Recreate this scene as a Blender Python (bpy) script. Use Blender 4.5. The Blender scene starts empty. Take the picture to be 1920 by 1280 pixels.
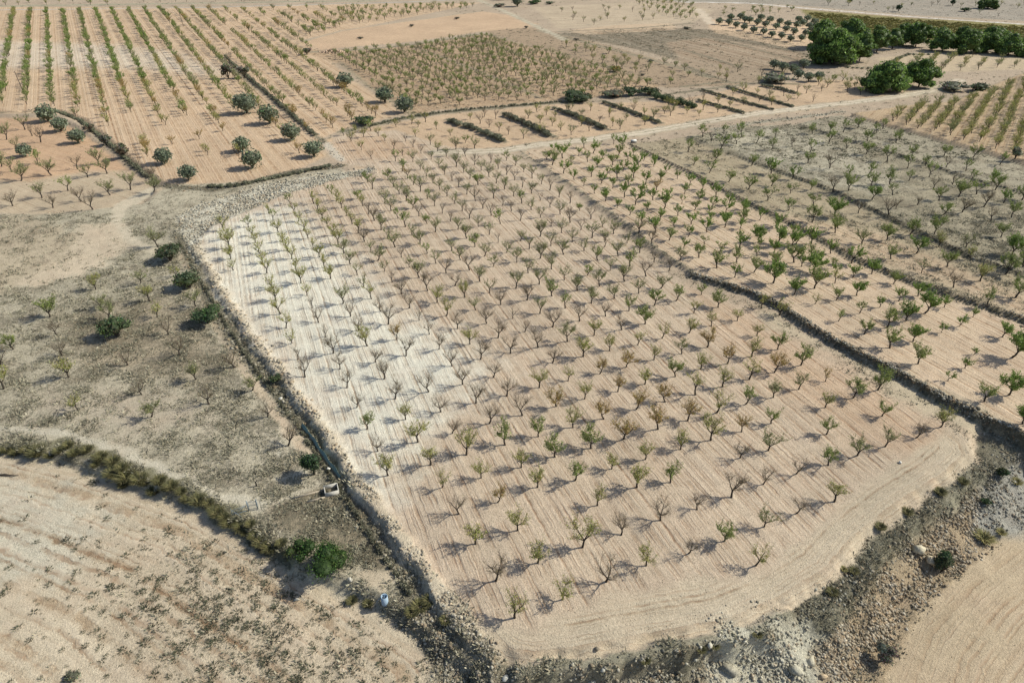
import bpy, math, random
import numpy as np
from math import radians as RAD
D = bpy.data
scn = bpy.context.scene

# ------------------------------------------------------------------ camera, sky, sun, exposure
HC = 72.0                      # camera height, metres
FPX = 1330.0                   # focal length in photo pixels (photo is 1920 x 1280)
PITCH = math.atan(840 / FPX)   # below the horizontal
cam = D.objects.new("camera", D.cameras.new("camera"))
scn.collection.objects.link(cam)
cam.location = (0, 0, HC)
cam.rotation_euler = (math.pi / 2 - PITCH, 0, 0)
cam.data.sensor_width = 36
cam.data.lens = FPX / 1920 * 36
cam.data.clip_start = 0.5
cam.data.clip_end = 20000
scn.camera = cam

SUN_EL, SUN_AZ = 39.0, 12.0     # azimuth from +x towards +y
w = D.worlds.new("World"); scn.world = w; w.use_nodes = True
nt = w.node_tree
sky = nt.nodes.new("ShaderNodeTexSky"); sky.sky_type = 'NISHITA'; sky.sun_disc = False
sky.sun_elevation = RAD(SUN_EL); sky.sun_rotation = RAD(90 - SUN_AZ)
sky.dust_density = 1.5
nt.links.new(sky.outputs[0], nt.nodes["Background"].inputs[0])
nt.nodes["Background"].inputs[1].default_value = 0.09
sun = D.objects.new("sun", D.lights.new("sun", 'SUN'))
scn.collection.objects.link(sun)
sun.data.energy = 4.0; sun.data.angle = RAD(0.5); sun.data.color = (1.0, 0.955, 0.82)
sun.rotation_euler = (RAD(90 - SUN_EL), 0, RAD(90 + SUN_AZ))
scn.view_settings.view_transform = 'Standard'
scn.view_settings.look = 'None'
scn.view_settings.gamma = 1.0
scn.view_settings.exposure = 0.45

rng = np.random.default_rng(7)
R = random.Random(11)
C = scn.collection

# ------------------------------------------------------------------ helpers: photo pixel -> ground
sP, cP = math.sin(PITCH), math.cos(PITCH)
def unproj(px, z=0.0):
    px = np.atleast_2d(np.asarray(px, float))
    x = (px[:, 0] - 960) / FPX; y = (640 - px[:, 1]) / FPX
    dy = cP + y * sP; dz = -sP + y * cP
    t = (HC - z) / (-dz)
    return np.stack([x * t, dy * t], 1)
def topix(p):
    p = np.atleast_2d(p)
    X = p[:, 0]; Y = p[:, 1]; Z = p[:, 2] - HC
    d = Y * cP - Z * sP; u = Y * sP + Z * cP
    return np.stack([960 + FPX * X / d, 640 - FPX * u / d, FPX / d], 1)

def hashn(x, y, f, s):
    # smooth value noise from sines
    return (np.sin(x * f + 1.7 * np.sin(y * f * .73 + s)) * np.cos(y * f * .91 + 1.3 * np.sin(x * f * .57 + s * 2.1)))

def sdf(P, poly):
    """signed distance, positive inside"""
    n = len(poly); d2 = np.full(len(P), 1e18); ins = np.zeros(len(P), bool)
    x, y = P[:, 0], P[:, 1]
    for i in range(n):
        a = poly[i]; b = poly[(i + 1) % n]; e = b - a
        L = e @ e + 1e-9
        wx = x - a[0]; wy = y - a[1]
        t = np.clip((wx * e[0] + wy * e[1]) / L, 0, 1)
        dx = wx - t * e[0]; dy = wy - t * e[1]
        d2 = np.minimum(d2, dx * dx + dy * dy)
        c = ((a[1] > y) != (b[1] > y))
        if abs(e[1]) > 1e-9:
            ins ^= c & (x < a[0] + e[0] * (y - a[1]) / e[1])
    return np.where(ins, 1, -1) * np.sqrt(d2)
def sdist(P, line):
    d2 = np.full(len(P), 1e18)
    x, y = P[:, 0], P[:, 1]
    for a, b in zip(line[:-1], line[1:]):
        e = b - a; L = e @ e + 1e-9
        t = np.clip(((x - a[0]) * e[0] + (y - a[1]) * e[1]) / L, 0, 1)
        d2 = np.minimum(d2, (x - a[0] - t * e[0]) ** 2 + (y - a[1] - t * e[1]) ** 2)
    return np.sqrt(d2)
def sm(t):
    t = np.clip(t, 0, 1); return t * t * (3 - 2 * t)

# ------------------------------------------------------------------ terrain regions (drawn one over the other)
REG = []
def reg(px, zu=0, lev=None, hw=1.2, col=None, cw=1.0, fur=None, per=0.8, fa=0.0, scr=None, peb=None, rock=None,
        name=None, warp=1.0, line=None):
    """lev: a height, or (height far, height near, y far, y near)"""
    q = unproj(px, zu)
    REG.append(dict(q=q, lev=lev, hw=hw, col=col, cw=cw, fur=fur, per=per, fa=fa, scr=scr, peb=peb, rock=rock,
                    name=name, warp=warp, line=line, zu=zu))
TAN = (.36, .29, .215); PALE = (.46, .385, .29); WHITE = (.60, .575, .485); ORANGE = (.475, .355, .24)
GREYT = (.38, .34, .255); ROADC = (.45, .385, .295); SALM = (.46, .335, .225)
# orange orchard, upper left
reg([(-260, 12), (400, 15), (640, 8), (900, 6), (700, 47), (560, 77), (600, 96), (660, 150), (760, 212), (690, 232), (640, 243), (600, 262),
     (612, 292), (560, 318), (480, 338), (400, 350), (312, 346), (240, 292), (165, 232), (110, 212), (0, 214), (-260, 214)],
    col=ORANGE, cw=2, fur=((92, 20), (100, 192)), per=1.5, fa=.8, peb=.3, scr=.02, name='field')
reg([(-120, 75), (80, 80), (230, 85), (330, 100), (420, 130), (400, 142), (250, 128), (60, 128), (-120, 130)], col=(.52, .44, .34), cw=22, warp=6)
# small orange terrace with old almond trees, left edge
reg([(-300, 222), (0, 222), (90, 222), (150, 245), (230, 308), (290, 352), (270, 385), (150, 405), (60, 400), (0, 398), (-300, 400)],
    zu=-1, lev=-1.0, hw=2, col=(.45, .31, .20), cw=2, fur=((0, 260), (200, 330)), per=1.1, fa=.25, peb=.3, scr=.06, name='field')
reg([(-300, 345), (60, 338), (160, 322), (240, 320), (300, 352), (270, 390), (150, 405), (-300, 408)], zu=-1, col=(.41, .335, .24), cw=6, scr=.1)
# brown orchard in the middle
reg([(562, 96), (700, 90), (790, 82), (905, 64), (1010, 92), (1130, 128), (1250, 160), (1200, 172), (1080, 187), (1010, 192), (830, 206),
     (777, 214), (690, 162), (640, 122)], col=(.375, .275, .18), cw=3, fur=((774, 87), (1010, 181)), per=1.5, fa=.6, scr=.6, peb=.2, name='field')
reg([(900, 58), (1000, 52), (1100, 75), (1300, 130), (1420, 160), (1250, 165), (1130, 128), (1010, 92)], col=(.31, .235, .16), cw=3, scr=.6, name='field')
# bare salmon field
reg([(562, 80), (640, 57), (760, 40), (905, 22), (965, 30), (1010, 46), (990, 52), (900, 60), (780, 78), (600, 94)], col=SALM, cw=2, peb=.2, scr=.02,
    fur=((600, 90), (900, 60)), per=2, fa=.15, name='field')
reg([(1000, 14), (1240, 2), (1340, 20), (1300, 42), (1180, 50), (1045, 54)], col=(.42, .345, .25), cw=3, scr=.05, fur=((1045, 54), (1240, 42)), per=3, fa=.3, name='field')
reg([(1040, 64), (1240, 52), (1420, 60), (1500, 88), (1525, 108), (1450, 128), (1330, 128), (1180, 90)], col=(.24, .20, .145), cw=3, scr=.9, fur=((1060, 66), (1300, 130)), per=5, fa=.8, name='field')
reg([(1060, 58), (1150, 48), (1260, 44), (1270, 56), (1100, 66)], col=(.45, .345, .24), cw=3)
reg([(1250, 80), (1330, 70), (1500, 100), (1535, 120), (1400, 160), (1290, 135)], col=(.30, .235, .165), cw=5, scr=.5)
# olive grove floor, vineyard, plain
reg([(1320, 38), (1420, 35), (1540, 45), (1545, 90), (1500, 95), (1420, 78), (1340, 62)], col=(.50, .37, .25), cw=2, name='field')
reg([(1500, 18), (1700, 34), (1920, 46), (2300, 60), (2300, 130), (1920, 100), (1700, 75), (1530, 45)], col=(.20, .18, .07), cw=3, fur=((1530, 50), (1700, 25)), per=5, fa=.4, scr=.3, name='vineyard')
reg([(1250, -30), (2300, -30), (2300, 52), (1920, 40), (1700, 28), (1480, 10), (1250, 2)], col=(.28, .25, .205), cw=6, scr=.35, name='plain')
# field beyond the pines
reg([(1640, 110), (1800, 92), (1920, 105), (2300, 130), (2300, 200), (1920, 130), (1800, 135), (1700, 130)], col=(.42, .34, .235), cw=2, scr=.1, name='field')
# small terraces between the hedge line and the road
reg([(600, 266), (690, 240), (830, 215), (1010, 198), (1090, 194), (1260, 190), (1400, 162), (1560, 150), (1720, 150), (1700, 172), (1580, 200), (1400, 222),
     (1200, 256), (1000, 280), (960, 288), (900, 300), (700, 326), (640, 300)], col=(.45, .335, .225), cw=2, fur=((840, 232), (940, 270)), per=1.2, fa=.35, scr=.08, peb=.3, name='field')
# weedy ground left of the main orchard (lower)
reg([(-300, 402), (100, 405), (270, 385), (320, 350), (480, 345), (620, 312), (660, 330), (520, 365), (400, 412), (352, 440), (372, 500), (430, 600), (500, 700),
     (560, 780), (618, 860), (662, 940), (720, 1020), (790, 1100), (830, 1170), (880, 1240), (940, 1340), (-300, 1700)], zu=-.9,
    lev=(-.1, -.8, 240, 70), hw=1.6, col=GREYT, cw=1.5, scr=.8, peb=.25, rock=0, name='ground')
reg([(-300, 415), (60, 412), (130, 440), (200, 470), (120, 520), (0, 560), (-300, 560)], zu=-1.4, col=(.385, .325, .235), cw=5, warp=5, scr=.65)
reg([(150, 430), (230, 425), (250, 470), (160, 520), (60, 545), (40, 535), (130, 490)], zu=-1.4, col=(.46, .385, .285), cw=3, warp=3, scr=.15)
reg([(60, 760), (200, 740), (380, 760), (400, 800), (260, 830), (100, 800)], zu=-1.8, col=(.385, .335, .255), cw=6, warp=5, scr=.5)
# white rubble bank, north edge of the main orchard
reg([(340, 440), (330, 410), (370, 385), (480, 352), (600, 328), (700, 316), (705, 330), (620, 345), (520, 372), (450, 402), (398, 425), (372, 450), (380, 500), (362, 500)],
    zu=-.6, lev=-.6, hw=1, col=(.49, .46, .37), cw=1, scr=.35, rock=.75, name='embankment')
# main orchard
MAIN = [(372, 450), (400, 424), (452, 400), (522, 368), (610, 342), (690, 326), (700, 316), (640, 306), (606, 280), (640, 250), (740, 244), (840, 276), (960, 287),
        (1010, 320), (1065, 355), (1150, 422), (1210, 474), (1290, 536), (1400, 574), (1440, 596), (1560, 682), (1700, 755), (1780, 800), (1820, 832), (1832, 862),
        (1790, 902), (1700, 960), (1620, 1025), (1570, 1085), (1480, 1140), (1385, 1182), (1235, 1212), (1100, 1238), (1000, 1252), (940, 1240), (895, 1195),
        (845, 1130), (790, 1050), (725, 965), (662, 884), (612, 806), (548, 722), (490, 650), (435, 568), (390, 495), (370, 465)]
reg(MAIN, lev=0.0, hw=.9, col=(.455, .37, .278), cw=.9, fur=((1750, 1000), (1190, 520)), per=.95, fa=.8, peb=.7, scr=.0, name='orchard_field')
reg([(620, 268), (690, 252), (780, 268), (790, 288), (720, 300), (650, 296)], col=(.455, .335, .23), cw=12, warp=4)
reg([(1300, 545), (1440, 600), (1700, 755), (1820, 835), (1790, 880), (1600, 830), (1400, 700)], col=(.455, .345, .245), cw=10, warp=4)
reg([(370, 450), (430, 408), (540, 380), (640, 470), (730, 580), (850, 630), (900, 690), (860, 750), (800, 790), (780, 840), (740, 900), (700, 960), (640, 870), (560, 740), (480, 640), (420, 560)],
    col=WHITE, cw=16, warp=7, peb=.4)
# headland of the main orchard: no furrows, tyre tracks along the edge
reg([(870, 1170), (1000, 1180), (1150, 1120), (1290, 1090), (1420, 1080), (1520, 1000), (1640, 900), (1760, 820), (1790, 800), (1840, 840), (1840, 880), (1700, 965), (1570, 1088),
     (1480, 1142), (1385, 1184), (1235, 1214), (1100, 1240), (1000, 1254), (940, 1242)], col=(.455, .385, .285), cw=2.5, fur='main', per=1.1, fa=.62, peb=.8)
reg([(372, 455), (440, 560), (500, 650), (560, 720), (620, 800), (670, 880), (735, 965), (800, 1055), (870, 1165), (905, 1200), (850, 1130), (725, 965), (612, 806), (490, 650), (370, 470)],
    fur='main', per=1.1, fa=.3)
# lower-left field
BL = [(-300, 838), (0, 852), (60, 860), (160, 884), (270, 924), (380, 962), (430, 992), (500, 1035), (560, 1085), (640, 1115), (720, 1155), (800, 1215), (870, 1275), (905, 1360), (880, 1700), (-300, 1700)]
reg(BL, zu=-2, lev=-1.9, hw=1.5, col=(.47, .40, .295), cw=1, fur=('line', [(-900, 760), (-300, 800), (0, 845), (160, 884), (270, 924), (380, 962), (500, 1035), (640, 1115), (800, 1215), (905, 1360), (1000, 1700)]), per=2.6, fa=1.15, scr=.03, peb=.25, name='field')
reg([(-300, 900), (60, 900), (200, 960), (160, 1060), (40, 1100), (-300, 1100)], zu=-2, col=(.46, .42, .33), cw=6, warp=5)
reg([(270, 1020), (460, 1010), (620, 1160), (760, 1260), (700, 1400), (330, 1400), (200, 1150)], zu=-2, cw=5, warp=5, scr=.16, peb=.45, col=(.44, .37, .27))
# paths through the weedy ground
reg([(0, 812), (60, 810), (110, 818), (200, 836), (260, 860), (330, 895), (420, 935), (500, 950), (580, 930), (590, 945), (520, 968), (430, 962), (320, 915), (240, 880), (180, 850), (100, 828), (0, 822)],
    zu=-2, col=(.46, .42, .33), cw=.8, scr=0, name='dirt_path')
reg([(330, 478), (350, 485), (410, 590), (450, 665), (505, 745), (560, 815), (600, 870), (585, 878), (540, 828), (482, 745), (430, 668), (392, 600)],
    zu=-1.5, col=(.47, .385, .28), cw=.6, scr=0.02, name='dirt_path')
reg([(215, 385), (285, 352), (300, 360), (240, 395), (232, 420), (262, 455), (300, 475), (290, 485), (235, 455), (212, 420)], zu=-1.2, col=(.47, .41, .31), cw=.8, scr=0.05, name='dirt_path')
reg([(655, 1090), (700, 1085), (760, 1070), (768, 1085), (735, 1110), (722, 1130), (700, 1115)], zu=-2.2, col=(.44, .37, .27), cw=1, scr=.05)
reg([(500, 960), (620, 925), (700, 1000), (750, 1075), (700, 1085), (600, 1040), (530, 1000)], zu=-2.2, cw=2, scr=.95, col=(.255, .215, .15))
reg([(120, 600), (330, 560), (460, 700), (330, 720), (150, 690)], zu=-1.7, cw=8, warp=5, scr=.95, col=(.34, .285, .205))
# dry ditch along the orchard's foot: weeds, stones
reg([(322, 440), (345, 450), (400, 560), (470, 660), (540, 750), (600, 830), (640, 900), (700, 985), (770, 1080), (820, 1160), (800, 1170), (745, 1095), (680, 1010), (618, 925), (560, 820), (500, 735), (430, 650), (380, 570)],
    zu=-2, lev=(-.1, -.85, 190, 70), hw=1.4, scr=1, rock=.25, col=(.21, .19, .135), cw=1)
reg([(720, 1140), (800, 1120), (850, 1130), (900, 1210), (960, 1270), (940, 1400), (840, 1400), (800, 1220)], zu=-2, scr=.9, rock=.45, col=(.32, .285, .215), cw=1.5, peb=1)
# pale rubble on the bank top next to the orchard
reg([(640, 860), (668, 885), (730, 965), (795, 1055), (850, 1130), (880, 1180), (850, 1180), (800, 1110), (740, 1035), (690, 955)], zu=-.8, scr=.25, rock=.5, col=(.47, .415, .32), cw=.8)
# embankment below the orchard, lower right, down to the next field
EMB = [(940, 1244), (1000, 1256), (1100, 1242), (1235, 1216), (1385, 1186), (1480, 1144), (1572, 1088), (1622, 1028), (1700, 964), (1792, 904), (1836, 862), (1826, 826), (1850, 805), (1900, 832),
       (2100, 900), (2100, 1400), (900, 1700)]
reg(EMB, zu=-.8, lev=-.9, hw=1.6, scr=1.0, peb=1, rock=.3, col=(.24, .225, .165), cw=.7, name='embankment')
reg([(1050, 1272), (1250, 1250), (1400, 1232), (1490, 1215), (1570, 1172), (1630, 1112), (1690, 1038), (1770, 968), (1850, 898), (1930, 866), (2100, 900), (2100, 1600), (1000, 1600)],
    zu=-1.8, lev=-2.2, hw=1.8, scr=.75, rock=.7, col=(.30, .27, .20), cw=1.5, peb=1)
reg([(1600, 1140), (1700, 1030), (1790, 965), (1900, 880), (2100, 850), (2100, 1200), (1500, 1500), (1520, 1260)], zu=-3, scr=.3, rock=.75, col=(.38, .30, .20), cw=2, peb=1)
reg([(1320, 1210), (1440, 1180), (1570, 1190), (1540, 1260), (1480, 1300), (1340, 1300)], zu=-2.4, scr=.1, rock=.7, col=(.50, .475, .375), cw=3, warp=4)
reg([(900, 1480), (1250, 1400), (1500, 1340), (1650, 1300), (1700, 1700), (900, 1800)], zu=-4, lev=-5.0, hw=9, scr=.2, rock=.5)
LR = [(1650, 1400), (1665, 1290), (1672, 1245), (1712, 1170), (1750, 1125), (1790, 1085), (1835, 1045), (1880, 1015), (1930, 985), (1990, 930), (2300, 800), (2300, 1800), (1640, 1800)]
reg(LR, zu=-5, lev=-5.0, hw=7.5, col=(.42, .34, .235), cw=.8, fur=('line', [(1630, 1700), (1650, 1400), (1665, 1290), (1712, 1170), (1790, 1085), (1880, 1015), (1990, 930), (2300, 800)]), per=1.3, fa=.45, peb=.35, scr=.015, rock=0, name='field')
# grey gravel near the right edge
reg([(1850, 900), (1920, 860), (2000, 860), (2000, 960), (1900, 990), (1830, 1000), (1830, 950)], zu=-3, col=(.31, .30, .26), cw=2, rock=.5)
# strip above the stone wall
STR = [(975, 280), (1012, 305), (1072, 345), (1158, 408), (1225, 462), (1300, 512), (1410, 546), (1452, 566), (1570, 640), (1708, 712), (1790, 755), (1860, 790), (1930, 822), (2100, 890),
       (2100, 700), (1925, 606), (1700, 524), (1600, 484), (1500, 424), (1400, 374), (1290, 316), (1180, 264), (1060, 268)]
reg(STR, zu=1.0, lev=(.1, 1.15, 230, 100), hw=.5, col=(.475, .375, .27), cw=.5, fur=((1800, 720), (1100, 300)), per=1.0, fa=.85, peb=.45, scr=.01, rock=0, name='orchard_field')
reg([(1440, 600), (1700, 690), (1920, 800), (1920, 830), (1700, 740), (1560, 640), (1430, 560)], zu=1.7, cw=3, warp=2, col=(.42, .355, .255))
T2 = [(1182, 262), (1292, 314), (1402, 372), (1502, 420), (1602, 478), (1702, 518), (1925, 596), (2200, 690), (2200, 630), (1925, 516), (1810, 476), (1690, 416), (1560, 352), (1385, 286), (1290, 248)]
reg(T2, zu=1.8, lev=(.25, 1.8, 250, 120), hw=.8, col=(.345, .29, .20), cw=.6, fur=((1800, 560), (1250, 280)), per=1.3, fa=.3, scr=.7, peb=.3, name='orchard_field')
reg([(1400, 380), (1600, 470), (1760, 520), (1925, 590), (2200, 690), (2200, 640), (1900, 540), (1650, 430)], zu=2.3, cw=4, scr=.35, col=(.42, .33, .23), fur=((1800, 560), (1250, 280)), per=1.3, fa=.6)
T3 = [(1292, 247), (1387, 284), (1562, 350), (1692, 414), (1812, 474), (1925, 512), (2200, 620), (2200, 450), (1920, 360), (1817, 328), (1683, 284), (1495, 224), (1400, 228)]
reg(T3, zu=2.4, lev=(.35, 2.2, 280, 150), hw=.9, col=(.325, .285, .205), cw=.6, scr=.9, peb=.2, name='orchard_field')
reg([(1330, 240), (1480, 225), (1620, 280), (1700, 340), (1640, 360), (1480, 320), (1380, 280)], zu=2.4, col=(.41, .37, .28), cw=7, warp=5)
T4 = [(1497, 222), (1685, 282), (1819, 326), (1922, 357), (2200, 440), (2200, 390), (1903, 298), (1786, 264), (1625, 217), (1580, 204)]
reg(T4, zu=2.8, lev=(.45, 2.5, 290, 170), hw=1.0, col=(.325, .29, .215), cw=.6, scr=.8, peb=.2, name='orchard_field')
T5 = [(1625, 214), (1786, 261), (1903, 295), (2200, 385), (2200, 120), (1922, 128), (1860, 150), (1790, 182), (1720, 188), (1600, 205)]
reg(T5, zu=3.0, lev=(.6, 3.2, 330, 190), hw=1.0, col=(.395, .30, .195), cw=.6, fur=((1800, 178), (1740, 260)), per=1.6, fa=.6, scr=.06, name='orchard_field')
# lines: tracks, roads and ditches (given as centre lines with a width)
def strip(px, zu, wd, lev=None, **k):
    q = unproj(px, zu)
    REG.append(dict(q=q, lev=lev, hw=k.get('hw', .8), col=k.get('col'), cw=k.get('cw', .5), fur=None, per=1, fa=0, scr=k.get('scr'), peb=k.get('peb'), rock=k.get('rock'),
                    name=k.get('name'), warp=k.get('warp', .6), line=wd, zu=zu))
DK = (.17, .15, .105)
strip([(-300, 214), (0, 213), (105, 209), (150, 225), (235, 297), (300, 350)], -.5, 2.0, lev=-.8, col=DK, scr=.9, rock=.2)
strip([(405, 105), (425, 120), (470, 155), (520, 195), (570, 238), (610, 268)], 0, 2.0, lev=.15, col=(.23, .20, .14), scr=.9, rock=.2)
strip([(310, 350), (400, 356), (480, 342), (560, 322), (640, 312)], -.4, 3.2, col=DK, scr=1, rock=.4)
strip([(570, 78), (640, 58), (780, 38), (880, 24), (930, 16)], 0, 2.5, col=(.36, .30, .22), scr=.3)
strip([(585, 98), (700, 92), (790, 82), (900, 64)], 0, 3.5, col=(.26, .225, .16), scr=.6)
strip([(640, 118), (690, 161), (777, 214)], 0, 1.8, col=(.30, .25, .17), scr=.5)
strip([(775, 88), (850, 115), (960, 160), (1015, 185)], 0, 2.6, col=(.25, .205, .14), scr=.7)
strip([(880, 68), (990, 108), (1110, 150), (1210, 172)], 0, 2.4, col=(.24, .195, .13), scr=.7)
strip([(1010, 58), (1100, 80), (1250, 120), (1330, 145)], 0, 3.4, col=(.25, .215, .15), scr=.6)
strip([(1045, 60), (1180, 54), (1300, 44)], 0, 3.0, col=(.23, .20, .14), scr=.6)
strip([(1290, 62), (1400, 88), (1500, 115)], 0, 2.2, col=DK, scr=.4)
strip([(1280, 93), (1330, 108), (1390, 128)], 0, 2.2, col=DK, scr=.4)
strip([(1280, 122), (1320, 138), (1370, 155)], 0, 2.4, col=DK, scr=.6)
strip([(1280, 163), (1350, 155), (1500, 158)], 0, 2.4, col=(.22, .19, .13), scr=.6)
strip([(640, 247), (690, 237), (760, 222), (830, 212), (910, 204), (1010, 195), (1090, 190)], 0, 3.2, col=(.22, .195, .135), scr=.9, rock=.15)
strip([(1190, 186), (1260, 176), (1400, 158), (1460, 153)], 0, 2.4, col=(.23, .20, .14), scr=.8)
for a, b, c in (((838, 226), (890, 240), (948, 268)), ((943, 212), (985, 232), (1040, 258)), ((1038, 202), (1080, 218), (1138, 244)), ((1128, 190), (1170, 205), (1240, 232)),
                ((1307, 188), (1350, 200), (1396, 214)), ((1314, 168), (1380, 187), (1450, 208)), ((1361, 162), (1420, 180), (1490, 203)), ((1428, 161), (1460, 166), (1494, 176))):
    strip([a, b, c], 0, 2.6, lev=.35, col=(.23, .20, .14), scr=.8)
strip([(1625, 217), (1786, 265), (1903, 299), (2200, 390)], 2.8, .8, col=(.13, .12, .085), scr=.4, rock=.1)
strip([(1340, 238), (1440, 222), (1500, 216), (1580, 204)], 1, 2.6, col=(.30, .275, .21), scr=.3, rock=.4)
strip([(366, 462), (388, 498), (432, 570), (488, 652), (546, 724), (610, 808), (660, 886), (723, 967), (788, 1052), (842, 1132), (885, 1190)], 0, 1.3, lev=.25, hw=.9, col=(.50, .43, .32), scr=.12, rock=.35, peb=1, warp=.8)
strip([(975, 1256), (1100, 1244), (1235, 1218), (1385, 1188), (1480, 1146)], 0, 1.0, lev=.15, hw=1.0, scr=.6, rock=.1, warp=.8)
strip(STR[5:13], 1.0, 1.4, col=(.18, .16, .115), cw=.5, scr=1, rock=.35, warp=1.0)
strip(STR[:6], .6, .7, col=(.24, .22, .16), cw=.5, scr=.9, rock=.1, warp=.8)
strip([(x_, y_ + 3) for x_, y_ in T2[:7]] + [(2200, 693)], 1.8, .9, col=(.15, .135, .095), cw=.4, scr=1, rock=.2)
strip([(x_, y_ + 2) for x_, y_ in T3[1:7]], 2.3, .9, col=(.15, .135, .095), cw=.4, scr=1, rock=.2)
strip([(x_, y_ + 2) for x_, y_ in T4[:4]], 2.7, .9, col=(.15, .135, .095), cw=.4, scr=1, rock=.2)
strip([(-300, 835), (0, 846), (60, 848), (130, 842), (200, 862), (250, 892), (320, 912), (390, 948), (440, 978), (500, 1024), (545, 1055)], -1.9, 2.2, col=(.22, .205, .13), cw=.8, scr=1, warp=1.5)
# roads and tracks
strip([(-300, 17), (0, 19), (200, 17), (400, 14), (640, 8), (820, 2), (1000, -8)], 0, 2.3, col=(.36, .36, .34), scr=0, peb=0, name='paved_road', warp=.1)
strip([(-300, 10), (0, 12), (400, 6), (700, 2)], 0, 7, col=(.30, .28, .20), scr=.5)
strip([(895, 0), (930, 14), (968, 32), (1010, 52), (1060, 76)], 0, 4.2, col=(.42, .375, .285), scr=.02, name='dirt_track')
strip([(1270, 4), (1400, 6), (1500, 15), (1600, 23), (1750, 35), (1920, 46), (2300, 66)], 0, 2.8, col=(.60, .58, .54), scr=0, name='paved_road', warp=.1)
strip([(1310, 18), (1325, 35), (1332, 45)], 0, 6, col=(.50, .42, .32), scr=0, name='dirt_track')
strip([(820, 286), (900, 284), (950, 281), (1010, 272), (1100, 263), (1200, 249), (1300, 232), (1420, 213), (1500, 203), (1580, 194), (1660, 184), (1740, 172), (1800, 150)], .2, 6.2,
      lev=.2, hw=2, col=ROADC, scr=.01, peb=.1, name='dirt_road', warp=.5)
strip([(612, 268), (625, 285), (640, 300)], 0, 2.6, col=(.47, .42, .34), scr=.2, rock=.2)

def ruts(px, offs, wd, **k):
    q = unproj(px, .2); d = np.gradient(q, axis=0); d /= np.linalg.norm(d, axis=1)[:, None]; nn = np.stack([-d[:, 1], d[:, 0]], 1)
    for o_ in offs:
        strip(px, .2, wd, **k); REG[-1]['q'] = q + nn * o_
RD = [(820, 286), (900, 284), (950, 281), (1010, 272), (1100, 263), (1200, 249), (1300, 232), (1420, 213), (1500, 203), (1580, 194), (1660, 184), (1740, 172), (1800, 150)]
ruts(RD, (-1.0, 1.0), .75, col=(.56, .49, .38), scr=0, cw=.3, warp=.3)
ruts(RD, (0,), .7, col=(.33, .29, .21), scr=.5, cw=.5, warp=.8)
ruts(RD, (-2.9, 2.9), .9, col=(.34, .29, .21), scr=.7, cw=.6, warp=1.5)
ruts([(895, 0), (930, 14), (968, 32), (1010, 52), (1060, 76)], (0,), .9, col=(.32, .28, .20), scr=.4, cw=.5, warp=.5)
for r in REG:
    r['bb'] = (r['q'].min(0) - 14, r['q'].max(0) + 14)
MAINQ = unproj(MAIN, 0)
def warpP(P, k):
    x, y = P[:, 0], P[:, 1]
    return np.stack([x + k * (.45 * hashn(x, y, .7, 1.) + .2 * hashn(x, y, 2.3, 4.)), y + k * (.45 * hashn(x, y, .66, 7.) + .2 * hashn(x, y, 2.1, 9.))], 1)
def levof(r, P):
    l = r['lev']
    if isinstance(l, tuple):
        a, b, yf, yn = l
        return a + (b - a) * np.clip((yf - P[:, 1]) / (yf - yn), 0, 1)
    return l
def terrain(P, full=False):
    N = len(P)
    h = np.zeros(N)
    if full:
        col = np.tile(np.array(TAN), (N, 1)); scr = np.full(N, .35); peb = np.full(N, .4); rock = np.zeros(N); fur = np.zeros(N); fa = np.zeros(N); own = np.full(N, -1)
    for ri, r in enumerate(REG):
        if not full and r['lev'] is None: continue
        lo, hi = r['bb']
        m = np.where((P[:, 0] > lo[0]) & (P[:, 0] < hi[0]) & (P[:, 1] > lo[1]) & (P[:, 1] < hi[1]))[0]
        if not len(m): continue
        p = P[m]; pw = warpP(p, r['warp'])
        s = (r['line'] / 2 - sdist(pw, r['q'])) if r['line'] else sdf(pw, r['q'])
        if r['lev'] is not None:
            k = sm((s + r['hw']) / r['hw'])
            h[m] = h[m] * (1 - k) + levof(r, p) * k
        if full:
            k = sm((s + r['cw'] / 2) / r['cw'])
            if r['col']:
                col[m] = col[m] * (1 - k[:, None]) + np.array(r['col']) * k[:, None]
            for nm, arr in (('scr', scr), ('peb', peb), ('rock', rock)):
                if r[nm] is not None: arr[m] = arr[m] * (1 - k) + r[nm] * k
            ins = s > 0
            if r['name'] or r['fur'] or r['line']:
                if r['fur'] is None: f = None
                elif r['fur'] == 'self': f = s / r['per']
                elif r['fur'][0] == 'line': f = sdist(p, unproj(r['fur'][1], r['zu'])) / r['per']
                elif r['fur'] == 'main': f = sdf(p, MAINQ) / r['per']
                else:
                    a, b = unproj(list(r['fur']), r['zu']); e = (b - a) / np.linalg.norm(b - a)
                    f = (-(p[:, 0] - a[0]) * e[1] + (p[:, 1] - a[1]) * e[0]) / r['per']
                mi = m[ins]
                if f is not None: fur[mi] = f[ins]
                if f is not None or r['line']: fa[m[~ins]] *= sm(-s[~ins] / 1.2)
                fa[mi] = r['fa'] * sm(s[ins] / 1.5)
            if r['name']: own[m[ins]] = ri
    h += .10 * hashn(P[:, 0], P[:, 1], .11, 3.) + .05 * hashn(P[:, 0], P[:, 1], .45, 5.)
    if full: return h, col, scr, peb, rock, fur, fa, own
    return h
def at(px, it=5):
    """photo pixels -> points on the terrain"""
    px = np.atleast_2d(np.asarray(px, float)); z = np.zeros(len(px))
    for _ in range(it):
        p = np.stack([((px[:, 0] - 960) / FPX), np.zeros(len(px))], 1)
        y = (640 - px[:, 1]) / FPX; dy = cP + y * sP; dz = -sP + y * cP; t = (HC - z) / (-dz)
        q = np.stack([p[:, 0] * t, dy * t], 1)
        z = .5 * z + .5 * terrain(q) if _ else terrain(q)
    return np.column_stack([q, terrain(q)])

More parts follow.
